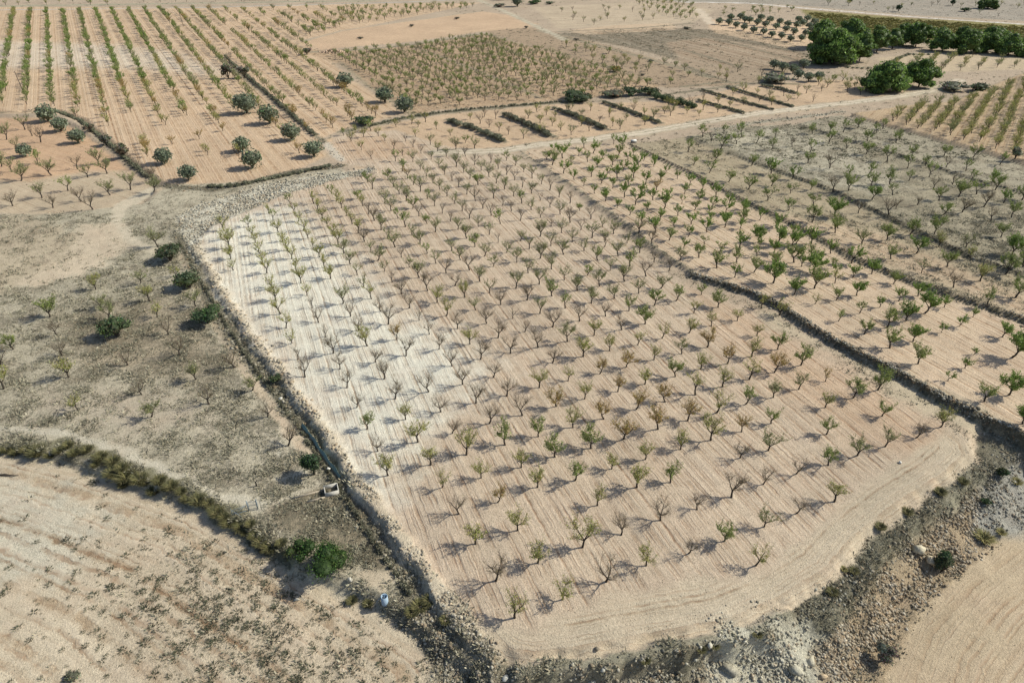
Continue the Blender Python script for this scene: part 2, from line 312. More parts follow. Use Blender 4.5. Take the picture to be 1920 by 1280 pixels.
# ------------------------------------------------------------------ materials
def newmat(name):
    m = D.materials.new(name); m.use_nodes = True
    return m, m.node_tree.nodes, m.node_tree.links, m.node_tree.nodes["Principled BSDF"]
def attr_mat(name, rough=.9, noise=.35, nscale=3., trans=0., bump=0., spec=.2):
    m, N, L, b = newmat(name)
    a = N.new("ShaderNodeAttribute"); a.attribute_name = "col"
    t = N.new("ShaderNodeTexNoise"); t.inputs["Scale"].default_value = nscale; t.inputs["Detail"].default_value = 4
    co = N.new("ShaderNodeTexCoord"); L.new(co.outputs["Object"], t.inputs["Vector"])
    mr = N.new("ShaderNodeMapRange"); mr.inputs[1].default_value = .3; mr.inputs[2].default_value = .7
    mr.inputs[3].default_value = 1 - noise; mr.inputs[4].default_value = 1 + noise
    L.new(t.outputs[0], mr.inputs[0])
    mx = N.new("ShaderNodeVectorMath"); mx.operation = 'SCALE'
    L.new(a.outputs["Color"], mx.inputs[0]); L.new(mr.outputs[0], mx.inputs["Scale"])
    L.new(mx.outputs[0], b.inputs["Base Color"])
    b.inputs["Roughness"].default_value = rough; b.inputs["Specular IOR Level"].default_value = spec
    if trans:
        tr = N.new("ShaderNodeBsdfTranslucent"); L.new(mx.outputs[0], tr.inputs[0])
        ms = N.new("ShaderNodeMixShader"); ms.inputs[0].default_value = trans
        L.new(b.outputs[0], ms.inputs[1]); L.new(tr.outputs[0], ms.inputs[2])
        L.new(ms.outputs[0], N["Material Output"].inputs[0])
    if bump:
        bp = N.new("ShaderNodeBump"); bp.inputs["Distance"].default_value = bump; bp.inputs["Strength"].default_value = .8
        L.new(t.outputs[0], bp.inputs["Height"]); L.new(bp.outputs[0], b.inputs["Normal"])
    return m
M_LEAF = attr_mat("leaves", .6, .25, 2., trans=.25)
M_BARK = attr_mat("bark", .95, .35, 12., bump=.02)
M_ROCK = attr_mat("stone", .95, .30, 5., bump=.05)
M_GRASS = attr_mat("dry_grass", .9, .25, 3., trans=.15)
M_PAINT = attr_mat("paint", .55, .15, 9., spec=.4)
M_CONC = attr_mat("concrete", .9, .2, 6., bump=.01)

def ground_material():
    m, N, L, b = newmat("soil")
    def n(t, **k):
        x = N.new(t)
        for a, v in k.items(): setattr(x, a, v)
        return x
    def math_(op, a, bb=None, c=None):
        x = n("ShaderNodeMath", operation=op)
        for i, v in enumerate((a, bb, c)):
            if v is None: continue
            if isinstance(v, (int, float)): x.inputs[i].default_value = v
            else: L.new(v, x.inputs[i])
        return x.outputs[0]
    def rng_(v, a, b_, c, d):
        x = n("ShaderNodeMapRange"); L.new(v, x.inputs[0])
        for i, q in enumerate((a, b_, c, d)): x.inputs[i + 1].default_value = q
        return x.outputs[0]
    def noise(sc, det=3, rough=.6, vec=None):
        x = n("ShaderNodeTexNoise"); x.inputs["Scale"].default_value = sc; x.inputs["Detail"].default_value = det; x.inputs["Roughness"].default_value = rough
        L.new(vec if vec else co, x.inputs["Vector"]); return x.outputs[0]
    def mix(f, a, b_, bt='MIX'):
        x = n("ShaderNodeMix", data_type='RGBA', blend_type=bt)
        L.new(f, x.inputs[0]) if not isinstance(f, (int, float)) else setattr(x.inputs[0], 'default_value', f)
        for i, v in ((6, a), (7, b_)):
            if isinstance(v, tuple): x.inputs[i].default_value = (*v, 1)
            else: L.new(v, x.inputs[i])
        return x.outputs[2]
    geo = n("ShaderNodeNewGeometry"); co = geo.outputs["Position"]
    ac = n("ShaderNodeAttribute", attribute_name="col").outputs["Color"]
    ap = n("ShaderNodeAttribute", attribute_name="par").outputs["Vector"]
    sx = n("ShaderNodeSeparateXYZ"); L.new(ap, sx.inputs[0]); scr, peb, rock = sx.outputs
    af = n("ShaderNodeAttribute", attribute_name="furrow").outputs["Fac"]
    aa = n("ShaderNodeAttribute", attribute_name="furamp").outputs["Fac"]
    # furrows
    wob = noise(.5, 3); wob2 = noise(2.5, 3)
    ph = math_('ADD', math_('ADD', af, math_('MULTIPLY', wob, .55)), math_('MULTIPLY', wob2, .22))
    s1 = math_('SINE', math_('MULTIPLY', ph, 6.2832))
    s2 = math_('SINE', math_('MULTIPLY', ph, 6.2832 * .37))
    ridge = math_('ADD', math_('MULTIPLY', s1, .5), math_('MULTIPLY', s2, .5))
    big = noise(.045, 4); mid = noise(.6, 5, .65); fine = noise(5, 4, .7); vf = noise(22, 2, .7)
    fbreak = rng_(noise(.28, 5, .7), .36, .64, .05, 1.35)
    # colour
    c = ac
    v = math_('MULTIPLY', rng_(big, .3, .7, .90, 1.10), rng_(mid, .25, .75, .86, 1.14))
    v = math_('MULTIPLY', v, rng_(fine, .3, .7, .68, 1.30))
    v = math_('MULTIPLY', v, rng_(vf, .3, .7, .78, 1.22))
    sc = n("ShaderNodeVectorMath", operation='SCALE'); L.new(c, sc.inputs[0]); L.new(v, sc.inputs["Scale"]); c = sc.outputs[0]
    # furrow hollows darkened in colour for clod shade, tinted warmer; ridges paler, stonier
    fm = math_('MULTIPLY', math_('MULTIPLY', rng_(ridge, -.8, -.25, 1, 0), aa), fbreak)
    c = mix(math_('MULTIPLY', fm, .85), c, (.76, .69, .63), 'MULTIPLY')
    fm2 = math_('MULTIPLY', math_('MULTIPLY', rng_(ridge, .3, .8, 0, 1), aa), fbreak)
    c = mix(math_('MULTIPLY', fm2, .22), c, (.66, .57, .44))
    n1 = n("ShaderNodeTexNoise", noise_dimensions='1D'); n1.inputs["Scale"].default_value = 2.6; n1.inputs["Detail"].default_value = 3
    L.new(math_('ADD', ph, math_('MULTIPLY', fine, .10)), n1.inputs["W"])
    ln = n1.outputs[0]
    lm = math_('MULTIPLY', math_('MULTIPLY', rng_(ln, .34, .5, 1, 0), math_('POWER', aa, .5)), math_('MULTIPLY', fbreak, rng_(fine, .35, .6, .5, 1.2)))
    c = mix(math_('MULTIPLY', lm, .95), c, (.62, .53, .48), 'MULTIPLY')  # thin clod shadows along the furrows, multiplied into the soil colour
    # reddish patches
    c = mix(math_('MULTIPLY', rng_(noise(.16, 4), .5, .68, 0, 1), .16), c, (.46, .32, .23))
    # gravel
    vo = n("ShaderNodeTexVoronoi"); vo.inputs["Scale"].default_value = 4.5; L.new(co, vo.inputs["Vector"])
    hs = n("ShaderNodeSeparateColor"); L.new(vo.outputs["Color"], hs.inputs[0])
    stone = math_('MULTIPLY', rng_(vo.outputs["Distance"], .12, .26, 1, 0), rng_(hs.outputs[0], .45, .5, 0, 1))
    gcl = math_('MULTIPLY', stone, math_('MULTIPLY', peb, rng_(noise(.7, 3), .38, .6, .25, 1)))
    bright = rng_(hs.outputs[1], .35, .65, 0, 1)
    c = mix(gcl, c, mix(bright, (.15, .12, .095), (.60, .54, .46)))
    # dead weeds and litter
    wn = math_('ADD', math_('MULTIPLY', noise(1.9, 5, .8), .62), math_('MULTIPLY', noise(.16, 3), .38))
    th = math_('SUBTRACT', .70, math_('MULTIPLY', scr, .245))
    wm = n("ShaderNodeMapRange"); L.new(wn, wm.inputs[0]); L.new(th, wm.inputs[1]); L.new(math_('ADD', th, .09), wm.inputs[2])
    wmk = math_('MULTIPLY', wm.outputs[0], rng_(fine, .35, .6, .35, 1))
    c = mix(math_('MULTIPLY', wmk, .85), c, mix(rng_(noise(.4, 3), .4, .6, 0, 1), (.165, .145, .10), (.165, .16, .115)))
    L.new(c, b.inputs["Base Color"])
    b.inputs["Roughness"].default_value = .97; b.inputs["Specular IOR Level"].default_value = .1
    # relief
    hgt = math_('MULTIPLY', math_('MULTIPLY', ridge, aa), math_('MULTIPLY', fbreak, .05))
    hgt = math_('ADD', hgt, math_('MULTIPLY', mid, .10))
    hgt = math_('ADD', hgt, math_('MULTIPLY', fine, .13))
    hgt = math_('SUBTRACT', hgt, math_('MULTIPLY', lm, .05))
    hgt = math_('ADD', hgt, math_('MULTIPLY', gcl, .06))
    hgt = math_('ADD', hgt, math_('MULTIPLY', wmk, .10))
    hgt = math_('ADD', hgt, math_('MULTIPLY', math_('MULTIPLY', rock, noise(2.2, 6, .75)), .5))
    bp = n("ShaderNodeBump"); bp.inputs["Strength"].default_value = 1; bp.inputs["Distance"].default_value = 1
    L.new(hgt, bp.inputs["Height"]); L.new(bp.outputs[0], b.inputs["Normal"])
    return m
M_SOIL = ground_material()

# ------------------------------------------------------------------ mesh helpers
def mesh_np(name, V, F, mat, parent=None, col=None, smooth=False):
    """F: (n,k) int array or list of such arrays"""
    me = D.meshes.new(name)
    Fs = F if isinstance(F, list) else [F]
    Fs = [f for f in Fs if len(f)]
    me.vertices.add(len(V)); me.vertices.foreach_set("co", np.ascontiguousarray(V, np.float32).ravel())
    loops = np.concatenate([f.ravel() for f in Fs]); tot = np.concatenate([np.full(len(f), f.shape[1]) for f in Fs])
    me.loops.add(len(loops)); me.loops.foreach_set("vertex_index", loops.astype(np.int32))
    me.polygons.add(len(tot)); st = np.concatenate([[0], np.cumsum(tot)[:-1]])
    me.polygons.foreach_set("loop_start", st.astype(np.int32)); me.polygons.foreach_set("loop_total", tot.astype(np.int32))
    if smooth: me.polygons.foreach_set("use_smooth", np.ones(len(tot), bool))
    me.update(calc_edges=True)
    if col is not None:
        a = me.attributes.new("col", 'FLOAT_COLOR', 'POINT')
        cc = np.ones((len(V), 4), np.float32); cc[:, :3] = col
        a.data.foreach_set("color", cc.ravel())
    me.materials.append(mat)
    o = D.objects.new(name, me); C.objects.link(o)
    if parent: o.parent = parent
    return o
def tag(o, label=None, cat=None, group=None, kind=None):
    if label: o["label"] = label
    if cat: o["category"] = cat
    if group: o["group"] = group
    if kind: o["kind"] = kind
    return o
def empty(name, loc, rz=0, s=1.0, tilt=(0, 0)):
    o = D.objects.new(name, None); C.objects.link(o); o.location = loc; o.rotation_euler = (tilt[0], tilt[1], rz)
    o.scale = (s, s, s) if np.isscalar(s) else s
    o.empty_display_size = .3
    return o

class MB:
    def __init__(s): s.V = []; s.Q = []; s.T = []; s.C = []
    def add(s, vs, qs=(), ts=(), col=(.5, .5, .5)):
        b = len(s.V); s.V += [tuple(v) for v in vs]
        s.Q += [tuple(b + i for i in q) for q in qs]; s.T += [tuple(b + i for i in t) for t in ts]
        s.C += [col] * len(vs)
    def tube(s, pts, rad, n=5, col=(.05, .04, .03), cap=True):
        pts = [np.array(p, float) for p in pts]; vs = []; qs = []
        for i, p in enumerate(pts):
            d = (pts[min(i + 1, len(pts) - 1)] - pts[max(i - 1, 0)]); d /= np.linalg.norm(d) + 1e-9
            u = np.cross(d, (0, 0, 1) if abs(d[2]) < .9 else (1, 0, 0)); u /= np.linalg.norm(u); v = np.cross(d, u)
            for k in range(n):
                a = 2 * math.pi * k / n
                vs.append(p + rad[i] * (math.cos(a) * u + math.sin(a) * v))
        for i in range(len(pts) - 1):
            for k in range(n):
                qs.append((i * n + k, i * n + (k + 1) % n, (i + 1) * n + (k + 1) % n, (i + 1) * n + k))
        ts = []
        if cap:
            m = len(pts) - 1
            for k in range(1, n - 1): ts.append((m * n, m * n + k, m * n + k + 1)); ts.append((0, k + 1, k))
        s.add(vs, qs, ts, col)
    def box(s, c, d, rz=0, col=(.5, .5, .5), M=None):
        cs, sn = math.cos(rz), math.sin(rz); vs = []
        for z in (-.5, .5):
            for y in (-.5, .5):
                for x in (-.5, .5):
                    X, Y = x * d[0], y * d[1]
                    vs.append((c[0] + X * cs - Y * sn, c[1] + X * sn + Y * cs, c[2] + z * d[2]))
        s.add(vs, [(0, 2, 3, 1), (4, 5, 7, 6), (0, 1, 5, 4), (2, 6, 7, 3), (0, 4, 6, 2), (1, 3, 7, 5)], (), col)
    def leaf(s, p, size, r, col, elong=1.5):
        a = r.uniform(0, 6.283); z = r.uniform(-1, 1); q = math.sqrt(1 - z * z)
        u = np.array((q * math.cos(a), q * math.sin(a), z)); b = r.uniform(0, 6.283)
        t = np.cross(u, (math.cos(b), math.sin(b), .3)); t /= np.linalg.norm(t) + 1e-9
        U = u * size * .5 * elong; T = t * size * .5
        s.add([p - U, p + T, p + U, p - T], [(0, 1, 2, 3)], (), col)
    def arrays(s):
        V = np.array(s.V, float).reshape(-1, 3)
        F = []
        if s.Q: F.append(np.array(s.Q, int))
        if s.T: F.append(np.array(s.T, int))
        return V, F, np.array(s.C, float).reshape(-1, 3)
    def build(s, name, mat, parent=None, smooth=False):
        V, F, c = s.arrays(); return mesh_np(name, V, F, mat, parent, c, smooth)

def scatter(name, protos, P, rz, sc, colmul, mat, pidx=None, tint=None, smooth=False):
    """protos: list of (V, F, C) -> one merged mesh"""
    Vs, Fq, Ft, Cs = [], [], [], []; off = 0
    pidx = rng.integers(0, len(protos), len(P)) if pidx is None else pidx
    sc = np.asarray(sc, float)
    if sc.ndim == 1: sc = np.stack([sc] * 3, 1)
    for k, (V, F, c) in enumerate(protos):
        m = np.where(pidx == k)[0]
        if not len(m): continue
        cs, sn = np.cos(rz[m])[:, None], np.sin(rz[m])[:, None]
        S = sc[m]
        X = V[None, :, 0] * S[:, None, 0]; Y = V[None, :, 1] * S[:, None, 1]; Z = V[None, :, 2] * S[:, None, 2]
        W = np.stack([X * cs - Y * sn, X * sn + Y * cs, Z], 2) + P[m][:, None, :]
        Vs.append(W.reshape(-1, 3))
        cc = c[None] * colmul[m][:, None, None] if colmul.ndim == 1 else c[None] * colmul[m][:, None, :]
        Cs.append(np.broadcast_to(cc, (len(m), len(V), 3)).reshape(-1, 3))
        for f in F:
            ff = (f[None] + (off + np.arange(len(m)) * len(V))[:, None, None]).reshape(-1, f.shape[1])
            (Fq if f.shape[1] == 4 else Ft).append(ff)
        off += len(m) * len(V)
    F = []
    if Fq: F.append(np.concatenate(Fq))
    if Ft: F.append(np.concatenate(Ft))
    return mesh_np(name, np.concatenate(Vs), F, mat, None, np.concatenate(Cs), smooth)

# ------------------------------------------------------------------ terrain mesh
A_ = .0034
ny = int(math.log(1700 / 62) / A_) + 1
yy = 62 * np.exp(np.arange(ny) * A_) - 60 + 6
ss = np.arange(-.98, .9801, A_)
S_, Y_ = np.meshgrid(ss, yy)
XY = np.stack([(S_ * (Y_ + 60)).ravel(), Y_.ravel()], 1)
H, COL, SCR, PEB, ROCK, FUR, FA, OWN = terrain(XY, True)
H += ROCK * (.10 * hashn(XY[:, 0], XY[:, 1], 1.9, 2.) + .08 * hashn(XY[:, 0], XY[:, 1], 4.1, 6.) + .25 * hashn(XY[:, 0], XY[:, 1], .5, 1.))
VT = np.column_stack([XY, H])
nx = len(ss)
idx = np.arange(ny * nx).reshape(ny, nx)
FT = np.stack([idx[:-1, :-1], idx[:-1, 1:], idx[1:, 1:], idx[1:, :-1]], 2).reshape(-1, 4)
G = VT.reshape(ny, nx, 3)
du = np.gradient(G, axis=1); dv = np.gradient(G, axis=0); NR = np.cross(du, dv); NR /= np.linalg.norm(NR, axis=2, keepdims=True); NR = NR.reshape(-1, 3)
names = {}
for i, r in enumerate(REG):
    if r['name']: names[i] = r['name']
own_f = OWN[FT[:, 0]]
def ground_piece(name, sel):
    F = FT[sel]; u, inv = np.unique(F, return_inverse=True); F2 = inv.reshape(-1, 4)
    o = mesh_np(name, VT[u], F2, M_SOIL, None, COL[u], True)
    me = o.data
    a = me.attributes.new("par", 'FLOAT_VECTOR', 'POINT'); a.data.foreach_set("vector", np.column_stack([SCR[u], PEB[u], ROCK[u]]).astype(np.float32).ravel())
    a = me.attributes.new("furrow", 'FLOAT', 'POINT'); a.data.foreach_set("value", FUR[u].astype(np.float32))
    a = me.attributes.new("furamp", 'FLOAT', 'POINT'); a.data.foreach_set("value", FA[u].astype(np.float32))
    me.normals_split_custom_set_from_vertices(NR[u].tolist())
    o["kind"] = "structure"
    return o
base_names = {}
for i in sorted(set(own_f.tolist())):
    nm = 'ground' if i < 0 else names[i]
    if nm == 'ground': continue
    if nm in ('dirt_path', 'dirt_road', 'paved_road', 'dirt_track', 'embankment', 'vineyard', 'plain', 'orchard_field', 'field'):
        ground_piece(nm, own_f == i)
gsel = np.array([(i < 0) or names[i] == 'ground' for i in range(-1, len(REG))])[own_f + 1] if False else np.isin(own_f, [-1] + [i for i in names if names[i] == 'ground'])
ground_piece('ground', gsel)
# the plain beyond and around, lower than the fields so that nothing cuts through them
k = 14; gx = np.linspace(-9000, 9000, k); gy = np.linspace(-3000, 12000, k)
gv = np.array([(x, y, -9.0) for y in gy for x in gx]); gi = np.arange(k * k).reshape(k, k)
po = mesh_np('plain', gv, np.stack([gi[:-1, :-1], gi[:-1, 1:], gi[1:, 1:], gi[1:, :-1]], 2).reshape(-1, 4), M_SOIL, None, np.tile(np.array([(.30, .26, .2)]), (k * k, 1)))
po["kind"] = "structure"
#@OBJECTS
# ------------------------------------------------------------------ almond trees
def U(v): v = np.asarray(v, float); return v / (np.linalg.norm(v) + 1e-9)
LOOKS = {  # leaves per twig spot, leaf size, colours, twig amount
    'b': (.16, .07, [(.24, .22, .10), (.30, .22, .12)], 1.5),
    'y': (.9, .085, [(.36, .38, .11), (.30, .34, .10), (.42, .37, .13)], 1.2),
    'o': (1.15, .085, [(.42, .30, .10), (.34, .29, .10), (.38, .24, .09)], 1.25),
    'm': (1.0, .085, [(.25, .28, .12), (.21, .25, .105), (.31, .31, .13)], 1.2),
    'g': (1.35, .10, [(.23, .29, .085), (.19, .25, .075), (.29, .33, .10)], 1.1),
    'G': (2.1, .11, [(.18, .27, .06), (.14, .225, .05), (.24, .32, .08)], 1.0)}
def almond(seed, look, lite=False):
    r = random.Random(seed); W = MB(); K = MB()
    dens, ls, cols, tw = LOOKS[look]
    bark = (.055, .045, .036)
    lean = r.uniform(.0, .28); la = r.uniform(0, 6.283)
    hgt = r.uniform(.6, .9)
    top = np.array((lean * math.cos(la), lean * math.sin(la), hgt)); mid = top * .5 + np.array((r.uniform(-.06, .06), r.uniform(-.06, .06), 0))
    W.tube([(0, 0, -.25), (0, 0, .05), mid, top], [.13, .105, .085, .085], 4 if lite else 6, bark)
    nl = r.choice((3, 3, 4, 4)); a0 = r.uniform(0, 6.283)
    spots = []
    for i in range(nl):
        a = a0 + 6.283 * i / nl + r.uniform(-.35, .35); sp = r.uniform(.65, 1.15)
        d = U((math.cos(a) * sp, math.sin(a) * sp, 1.0)); L = r.uniform(1.0, 1.5)
        p = [top - np.array((0, 0, .05))]; rad = [.062]
        for k in range(3):
            d = U(d + np.array((r.uniform(-.22, .22), r.uniform(-.22, .22), r.uniform(.0, .25))))
            p.append(p[-1] + d * L / 3); rad.append(.062 - .014 * (k + 1))
        W.tube(p, rad, 3 if lite else 5, bark, cap=False)
        ns = r.randint(5, 7)
        for j in range(ns):
            t = r.uniform(.25, 1.0) * 3; k = min(int(t), 2); q = p[k] + (p[k + 1] - p[k]) * (t - k)
            sa = r.uniform(0, 6.283)
            e = U(U(p[k + 1] - p[k]) * .8 + np.array((math.cos(sa) * .9, math.sin(sa) * .9, r.uniform(.0, .7))))
            l = r.uniform(.6, 1.15)
            q2 = q + e * l * .5; e2 = U(e + np.array((r.uniform(-.3, .3), r.uniform(-.3, .3), .25))); q3 = q2 + e2 * l * .5
            W.tube([q, q2, q3], [.019, .011, .005], 3, (.085, .07, .055), cap=False)
            ntw = int((3.4 if lite else 8) * tw)
            ends = [(q, q2), (q2, q3)]
            for _ in range(ntw):
                b0, b1 = r.choice(ends); c0 = b0 + (b1 - b0) * r.random()
                f = U(e2 * .7 + np.array((r.uniform(-1, 1), r.uniform(-1, 1), r.uniform(-.1, 1)))); c1 = c0 + f * r.uniform(.3, .8)
                W.tube([c0, c1], [.008, .003], 3, (.15, .125, .10), cap=False)
                spots.append((c0, c1))
            spots += [(q, q2), (q2, q3), (q2, q3)]
    n = len(spots)
    per = dens * (2.0 if lite else 3.0); size = ls * (1.3 if lite else 1.0)
    limb_bias = {}
    for (c0, c1) in spots:
        m = per * r.choice((.5, .8, 1, 1.2, 1.5)); m = int(m) + (r.random() < m % 1)
        cc = r.choice(cols); f = r.uniform(.8, 1.2)
        for _ in range(m):
            pos = c0 + (c1 - c0) * r.random() + np.array([r.gauss(0, .07) for _ in range(3)])
            K.leaf(pos, size * r.uniform(.7, 1.25), r, tuple(x * f for x in cc))
    if not K.V: K.leaf(top + np.array((0, 0, 1.)), .1, r, cols[0])
    return W, K

# traced trunk bases: (offset x, offset y, zoom, look, "x,y x,y ...") in the photo's pixels
def T(ox, oy, z, s, dl):
    out = []
    for w_ in s.split():
        lk = dl
        if w_[-1].isalpha(): lk = w_[-1]; w_ = w_[:-1]
        a, b = w_.split(','); out.append((ox + float(a) / z, oy + float(b) / z, lk))
    return out
MT = []   # main orchard
MT += T(640, 700, 5.98, "65,160b 480,65b 978,205b 1360,122b 1705,45b 605,285b 175,380b 1115,430b 1510,335b 1855,255b 720,515y 290,625g 1245,670b 1662,560b 858,768y 410,870b 1835,800g 1403,912y 1003,1025y 522,1143y 1568,1170y 1135,1275y", 'y')
MT += T(960, 700, 5.98, "305,160y 628,85y 985,5o 815,285y 1185,205o 1490,120y 1830,35g 115,470b 495,370o 1028,510o 1395,402o 1716,320o 683,605y 295,708g 1635,625o 1253,735o 885,838g 480,935g 105,1052y 1890,850y 1495,962y 1118,1070y 708,1198g 1775,1222g 1400,1275y 285,1275y", 'y')
MT += T(1280, 700, 5.98, "745,68y 445,150y 1600,90o 1300,180m 140,240y 1015,268m 385,438y 708,345g 1598,382y 1910,275g 55,530o 990,560g 660,655o 1612,682g 315,748y 0,800y 960,862m 645,945b 1630,1030g 1275,1125b 905,1240b", 'y')
MT += T(1600, 700, 5.98, "0,275y 275,185g 320,480g 980,600y 355,820m 708,720b 45,918m", 'y')
MT += T(1280, 430, 2.977, "103,365g 198,435g 62,468y 35,578y 160,540y 305,510y 138,658o 250,750o 100,780y 385,710y 415,595y 530,670g 660,758g 220,880y 372,835y 512,798o 650,890m 70,920y 350,975g 505,935m 795,850o 950,940y 795,992m 1085,895g 1110,1043g 190,1020g 25,1068o 490,1080g 330,1128g 155,1175m 805,1140g 1437,1103y 475,1228m 970,1255m 1130,1210g", 'y')
MT += T(1280, 880, 5.98, "160,448b 545,312b 915,640m 1280,490b 1700,360y 820,1075y 470,800g 70,940b", 'y')
MT += T(640, 860, 3, "570,172y 780,105y 1015,50y 1318,120y 1520,55y 1850,132y 1655,190y 1110,178y 880,245o 660,310b 1440,262y 755,478y 992,402y 1105,585y 1357,497y 1575,427b 1795,345b 870,685b 1245,790y 1715,600y 1490,690b 975,893y", 'y')
MT += T(640, 430, 2.977, "260,50 165,125 300,100 440,80 395,30 525,15 700,50 745,98g 825,30 875,75b 1000,65 1110,40 1290,70 1170,92 1230,20 1400,48 1520,25 1470,70 1595,78 1665,130g 1755,10 1830,60g 1660,20 15,135 50,195 88,255 205,175 335,155b 242,235 480,135g 615,120 380,212 528,190 665,170 800,150 923,130 1050,108 1110,163 1240,140 1355,120 1430,172g 1545,148 1745,182b 125,320 285,295b 435,270 585,245b 715,228b 850,208g 980,185 1043,243 1173,222 1500,230 1610,205g 1372,258g 168,388y 335,362b 482,342b 635,315b 772,290 975,328 1105,305 1245,282 1440,318 1580,290 1700,262b 1828,235b 1890,175 10,415 52,485b 380,440b 220,458b 535,408y 690,380y 828,355 1037,395b 1175,372g 1317,342 1525,385 1660,358 1785,328 1870,398g 97,565b 262,530b 435,508b 588,482y 750,450 890,420b 1108,470 1250,440g 1395,412 1605,455g 1748,425g 145,650y 310,615o 492,585b 648,555b 810,525b 957,498b 1025,572b 1180,545b 1330,512b 1475,485b 1695,528g 192,740b 362,705b 545,670b 718,640y 875,605b 1098,658b 1262,625 1410,592y 1565,560b 1790,608y 1655,645y 235,835b 618,763b 778,725b 945,692b 1180,745b 1350,710y 1498,678y 1745,728y 1590,768o 1900,695", 'm')
MT += T(0, 430, 2.977, "1425,75y 1450,135y 1465,190y 1490,245y 1515,325y 1540,395y 1567,472y 1597,552y 1630,635y 1663,725b 1703,823b 1580,70y 1605,120y 1628,165y 1655,235y 1680,300y 1713,370y 1743,440b 1778,520b 1817,600b 1862,690b 1897,780b 1720,50y 1750,105y 1783,155y 1812,215y 1845,275y 1900,400b", 'y')
MT += T(380, 300, 5.98, "238,790 270,890 300,990 315,1110 345,1235 512,755g 555,845 600,955 640,1070 670,1180 712,1280 740,600 790,680g 848,810 890,905 930,1000 993,1125 1048,1255 985,500g 1028,600 1078,690 1130,790 1185,880 1245,990 1300,1095 1368,1215 1245,490 1297,570 1345,660 1400,750 1465,850 1520,950 1580,1060 1655,1175b 1728,1275b 1445,380g 1500,460 1560,540 1610,628 1678,720 1745,820 1815,915b 1883,1030 1737,435g 1798,515 1860,605b", 'y')
MT += T(700, 300, 5.98, "325,130g 383,210o 450,280g 222,305 525,110 595,185 290,385 130,485 200,570 278,655g 88,785 160,885b 237,985b 320,1090b 12,680b 370,460 440,545g 525,355 605,435g 687,515 510,630b 603,715g 690,815b 775,600b 668,260 750,335 825,408 800,165 885,235b 960,305b 740,90 360,750g 438,845b 530,945b 608,1055g 700,1165b 45,1135 130,1255 408,1215 865,690b 950,780 1040,880 1135,980g 875,1020 977,1130b 1080,1240b 820,1275 1245,1085y 1355,1200g 1080,655b 1180,750 1288,845b 1395,935b 1500,1045b 1610,1160b 1735,1275b 998,570 915,490 1230,545b 1320,625b 1425,715g 1143,460b 1048,385 1350,430 1450,510b 1550,570b 1650,680b 1875,645 1770,560 1665,485g 1575,405 1640,905y 1750,1005 1875,1110 1870,865 1175,280g 1083,215 1015,140 1380,260 1470,330 1298,190 1210,120 930,75 1135,55b 1400,100 1495,165b 1685,135 1585,225b 1670,305b 1775,375 1870,455b 1780,205 1885,270 1590,65", 'm')
MT += T(1020, 260, 5.98, "65,580b 170,655 68,770b 292,725b 403,810g 182,850 80,980b 293,940b 523,900b 655,990 783,1075g 193,1070 413,1025b 545,1120b 317,1160b 680,1215b 75,1205b 447,1260b 220,1275b 930,1175 1080,1275", 'm')
MT += T(840, 240, 4.8, "155,135g 70,195 240,185 75,345 140,400 240,330b 298,385 197,460 37,475 98,535b 272,510 168,600 372,435 385,315b 450,360 525,295g 525,418b 435,495 602,335 680,395 755,450 840,500 668,530b 508,555 590,605 748,590b 410,635 495,700", 'm')
MT += T(600, 220, 6.4, "285,220g 375,290y 612,165g 430,190y 525,240y 780,285y 497,395y 700,230y 615,500b 890,385b 912,120y 1100,80y 1175,120y 1265,60y 1400,145g 1150,235y 1565,220y 1740,305y 1632,385y 1855,375y 1030,290b 1325,330 1118,360b 990,460b 1212,435b 1410,410y 1515,470 1335,505 1745,470b 1635,590 1855,570b 1115,540 1202,635g 1270,710g 905,530g 985,650g 1048,735o 1120,815g 1425,610 1497,690 1585,760b 1668,840b 1720,660 1797,740 1895,820 1355,790 1440,865 1525,945 1617,1035 1760,920 1865,1000b 1202,890 1288,975 1375,1065 1457,1155b 1565,1250b 1705,1120 1795,1220b 950,920 1033,1000 1110,1090 1190,1190b 877,835 815,750g 785,1030 855,1115 937,1215g 577,780g 633,860 140,915g 197,1005 450,975g 515,1060 580,1160b 650,1260b 1290,1270 1035,1270", 'm')
ST = []   # strip between the two walls
ST += T(1020, 260, 5.98, "110,150 22,245g 95,295g 207,220 302,290g 383,190 448,105g 552,165 220,390 338,465 487,260g 595,325 530,428 445,530g 567,615 640,505 663,235 770,300g 710,400 770,560 820,440 885,370 833,190g 880,115 780,65g 690,700 820,780 900,660 950,530g 1005,440 1055,330 940,240 1000,190 1115,250 1232,315 1138,510 1085,620 1025,740 960,860 1100,955 1155,810 1220,690 1260,580o 1305,480 1362,390 1495,450 1630,520 1400,665 1350,785 1303,910 1250,1045 1405,1140g 1460,1000 1500,865 1545,730g 1575,620 1775,570 1735,710 1690,800g 1650,960 1617,1100 1570,1230 1800,1185g 1825,1050 1860,920 1885,780 1210,1180b 1065,1060b", 'G')
ST += T(1280, 430, 2.977, "30,35 5,105 90,158g 120,75g 190,215g 205,130g 318,105 290,268 302,185g 398,240g 415,150g 422,72 510,130 505,300 612,95 615,20g 622,365 620,185g 515,205g 735,330g 730,240 718,80 718,155g 825,135 842,218g 858,395g 870,512g 950,270 942,190 970,370 988,468g 1055,248 1015,585g 1100,435 1140,548g 1155,662g 1178,305g 1205,400 1247,510 1285,625 1313,372 1353,468 1313,750g 1460,435 1785,600 1840,715 1683,960g 1820,925 1895,1085 850,300y 440,440y 540,480y", 'G')
ST += T(1280, 0, 2.977, "10,1080 38,1030 112,1060 90,1125 185,1100 172,1160 257,1145 240,1190 340,1185 152,1230 50,1245 235,1270 430,1230 330,1240g 520,1275", 'G')
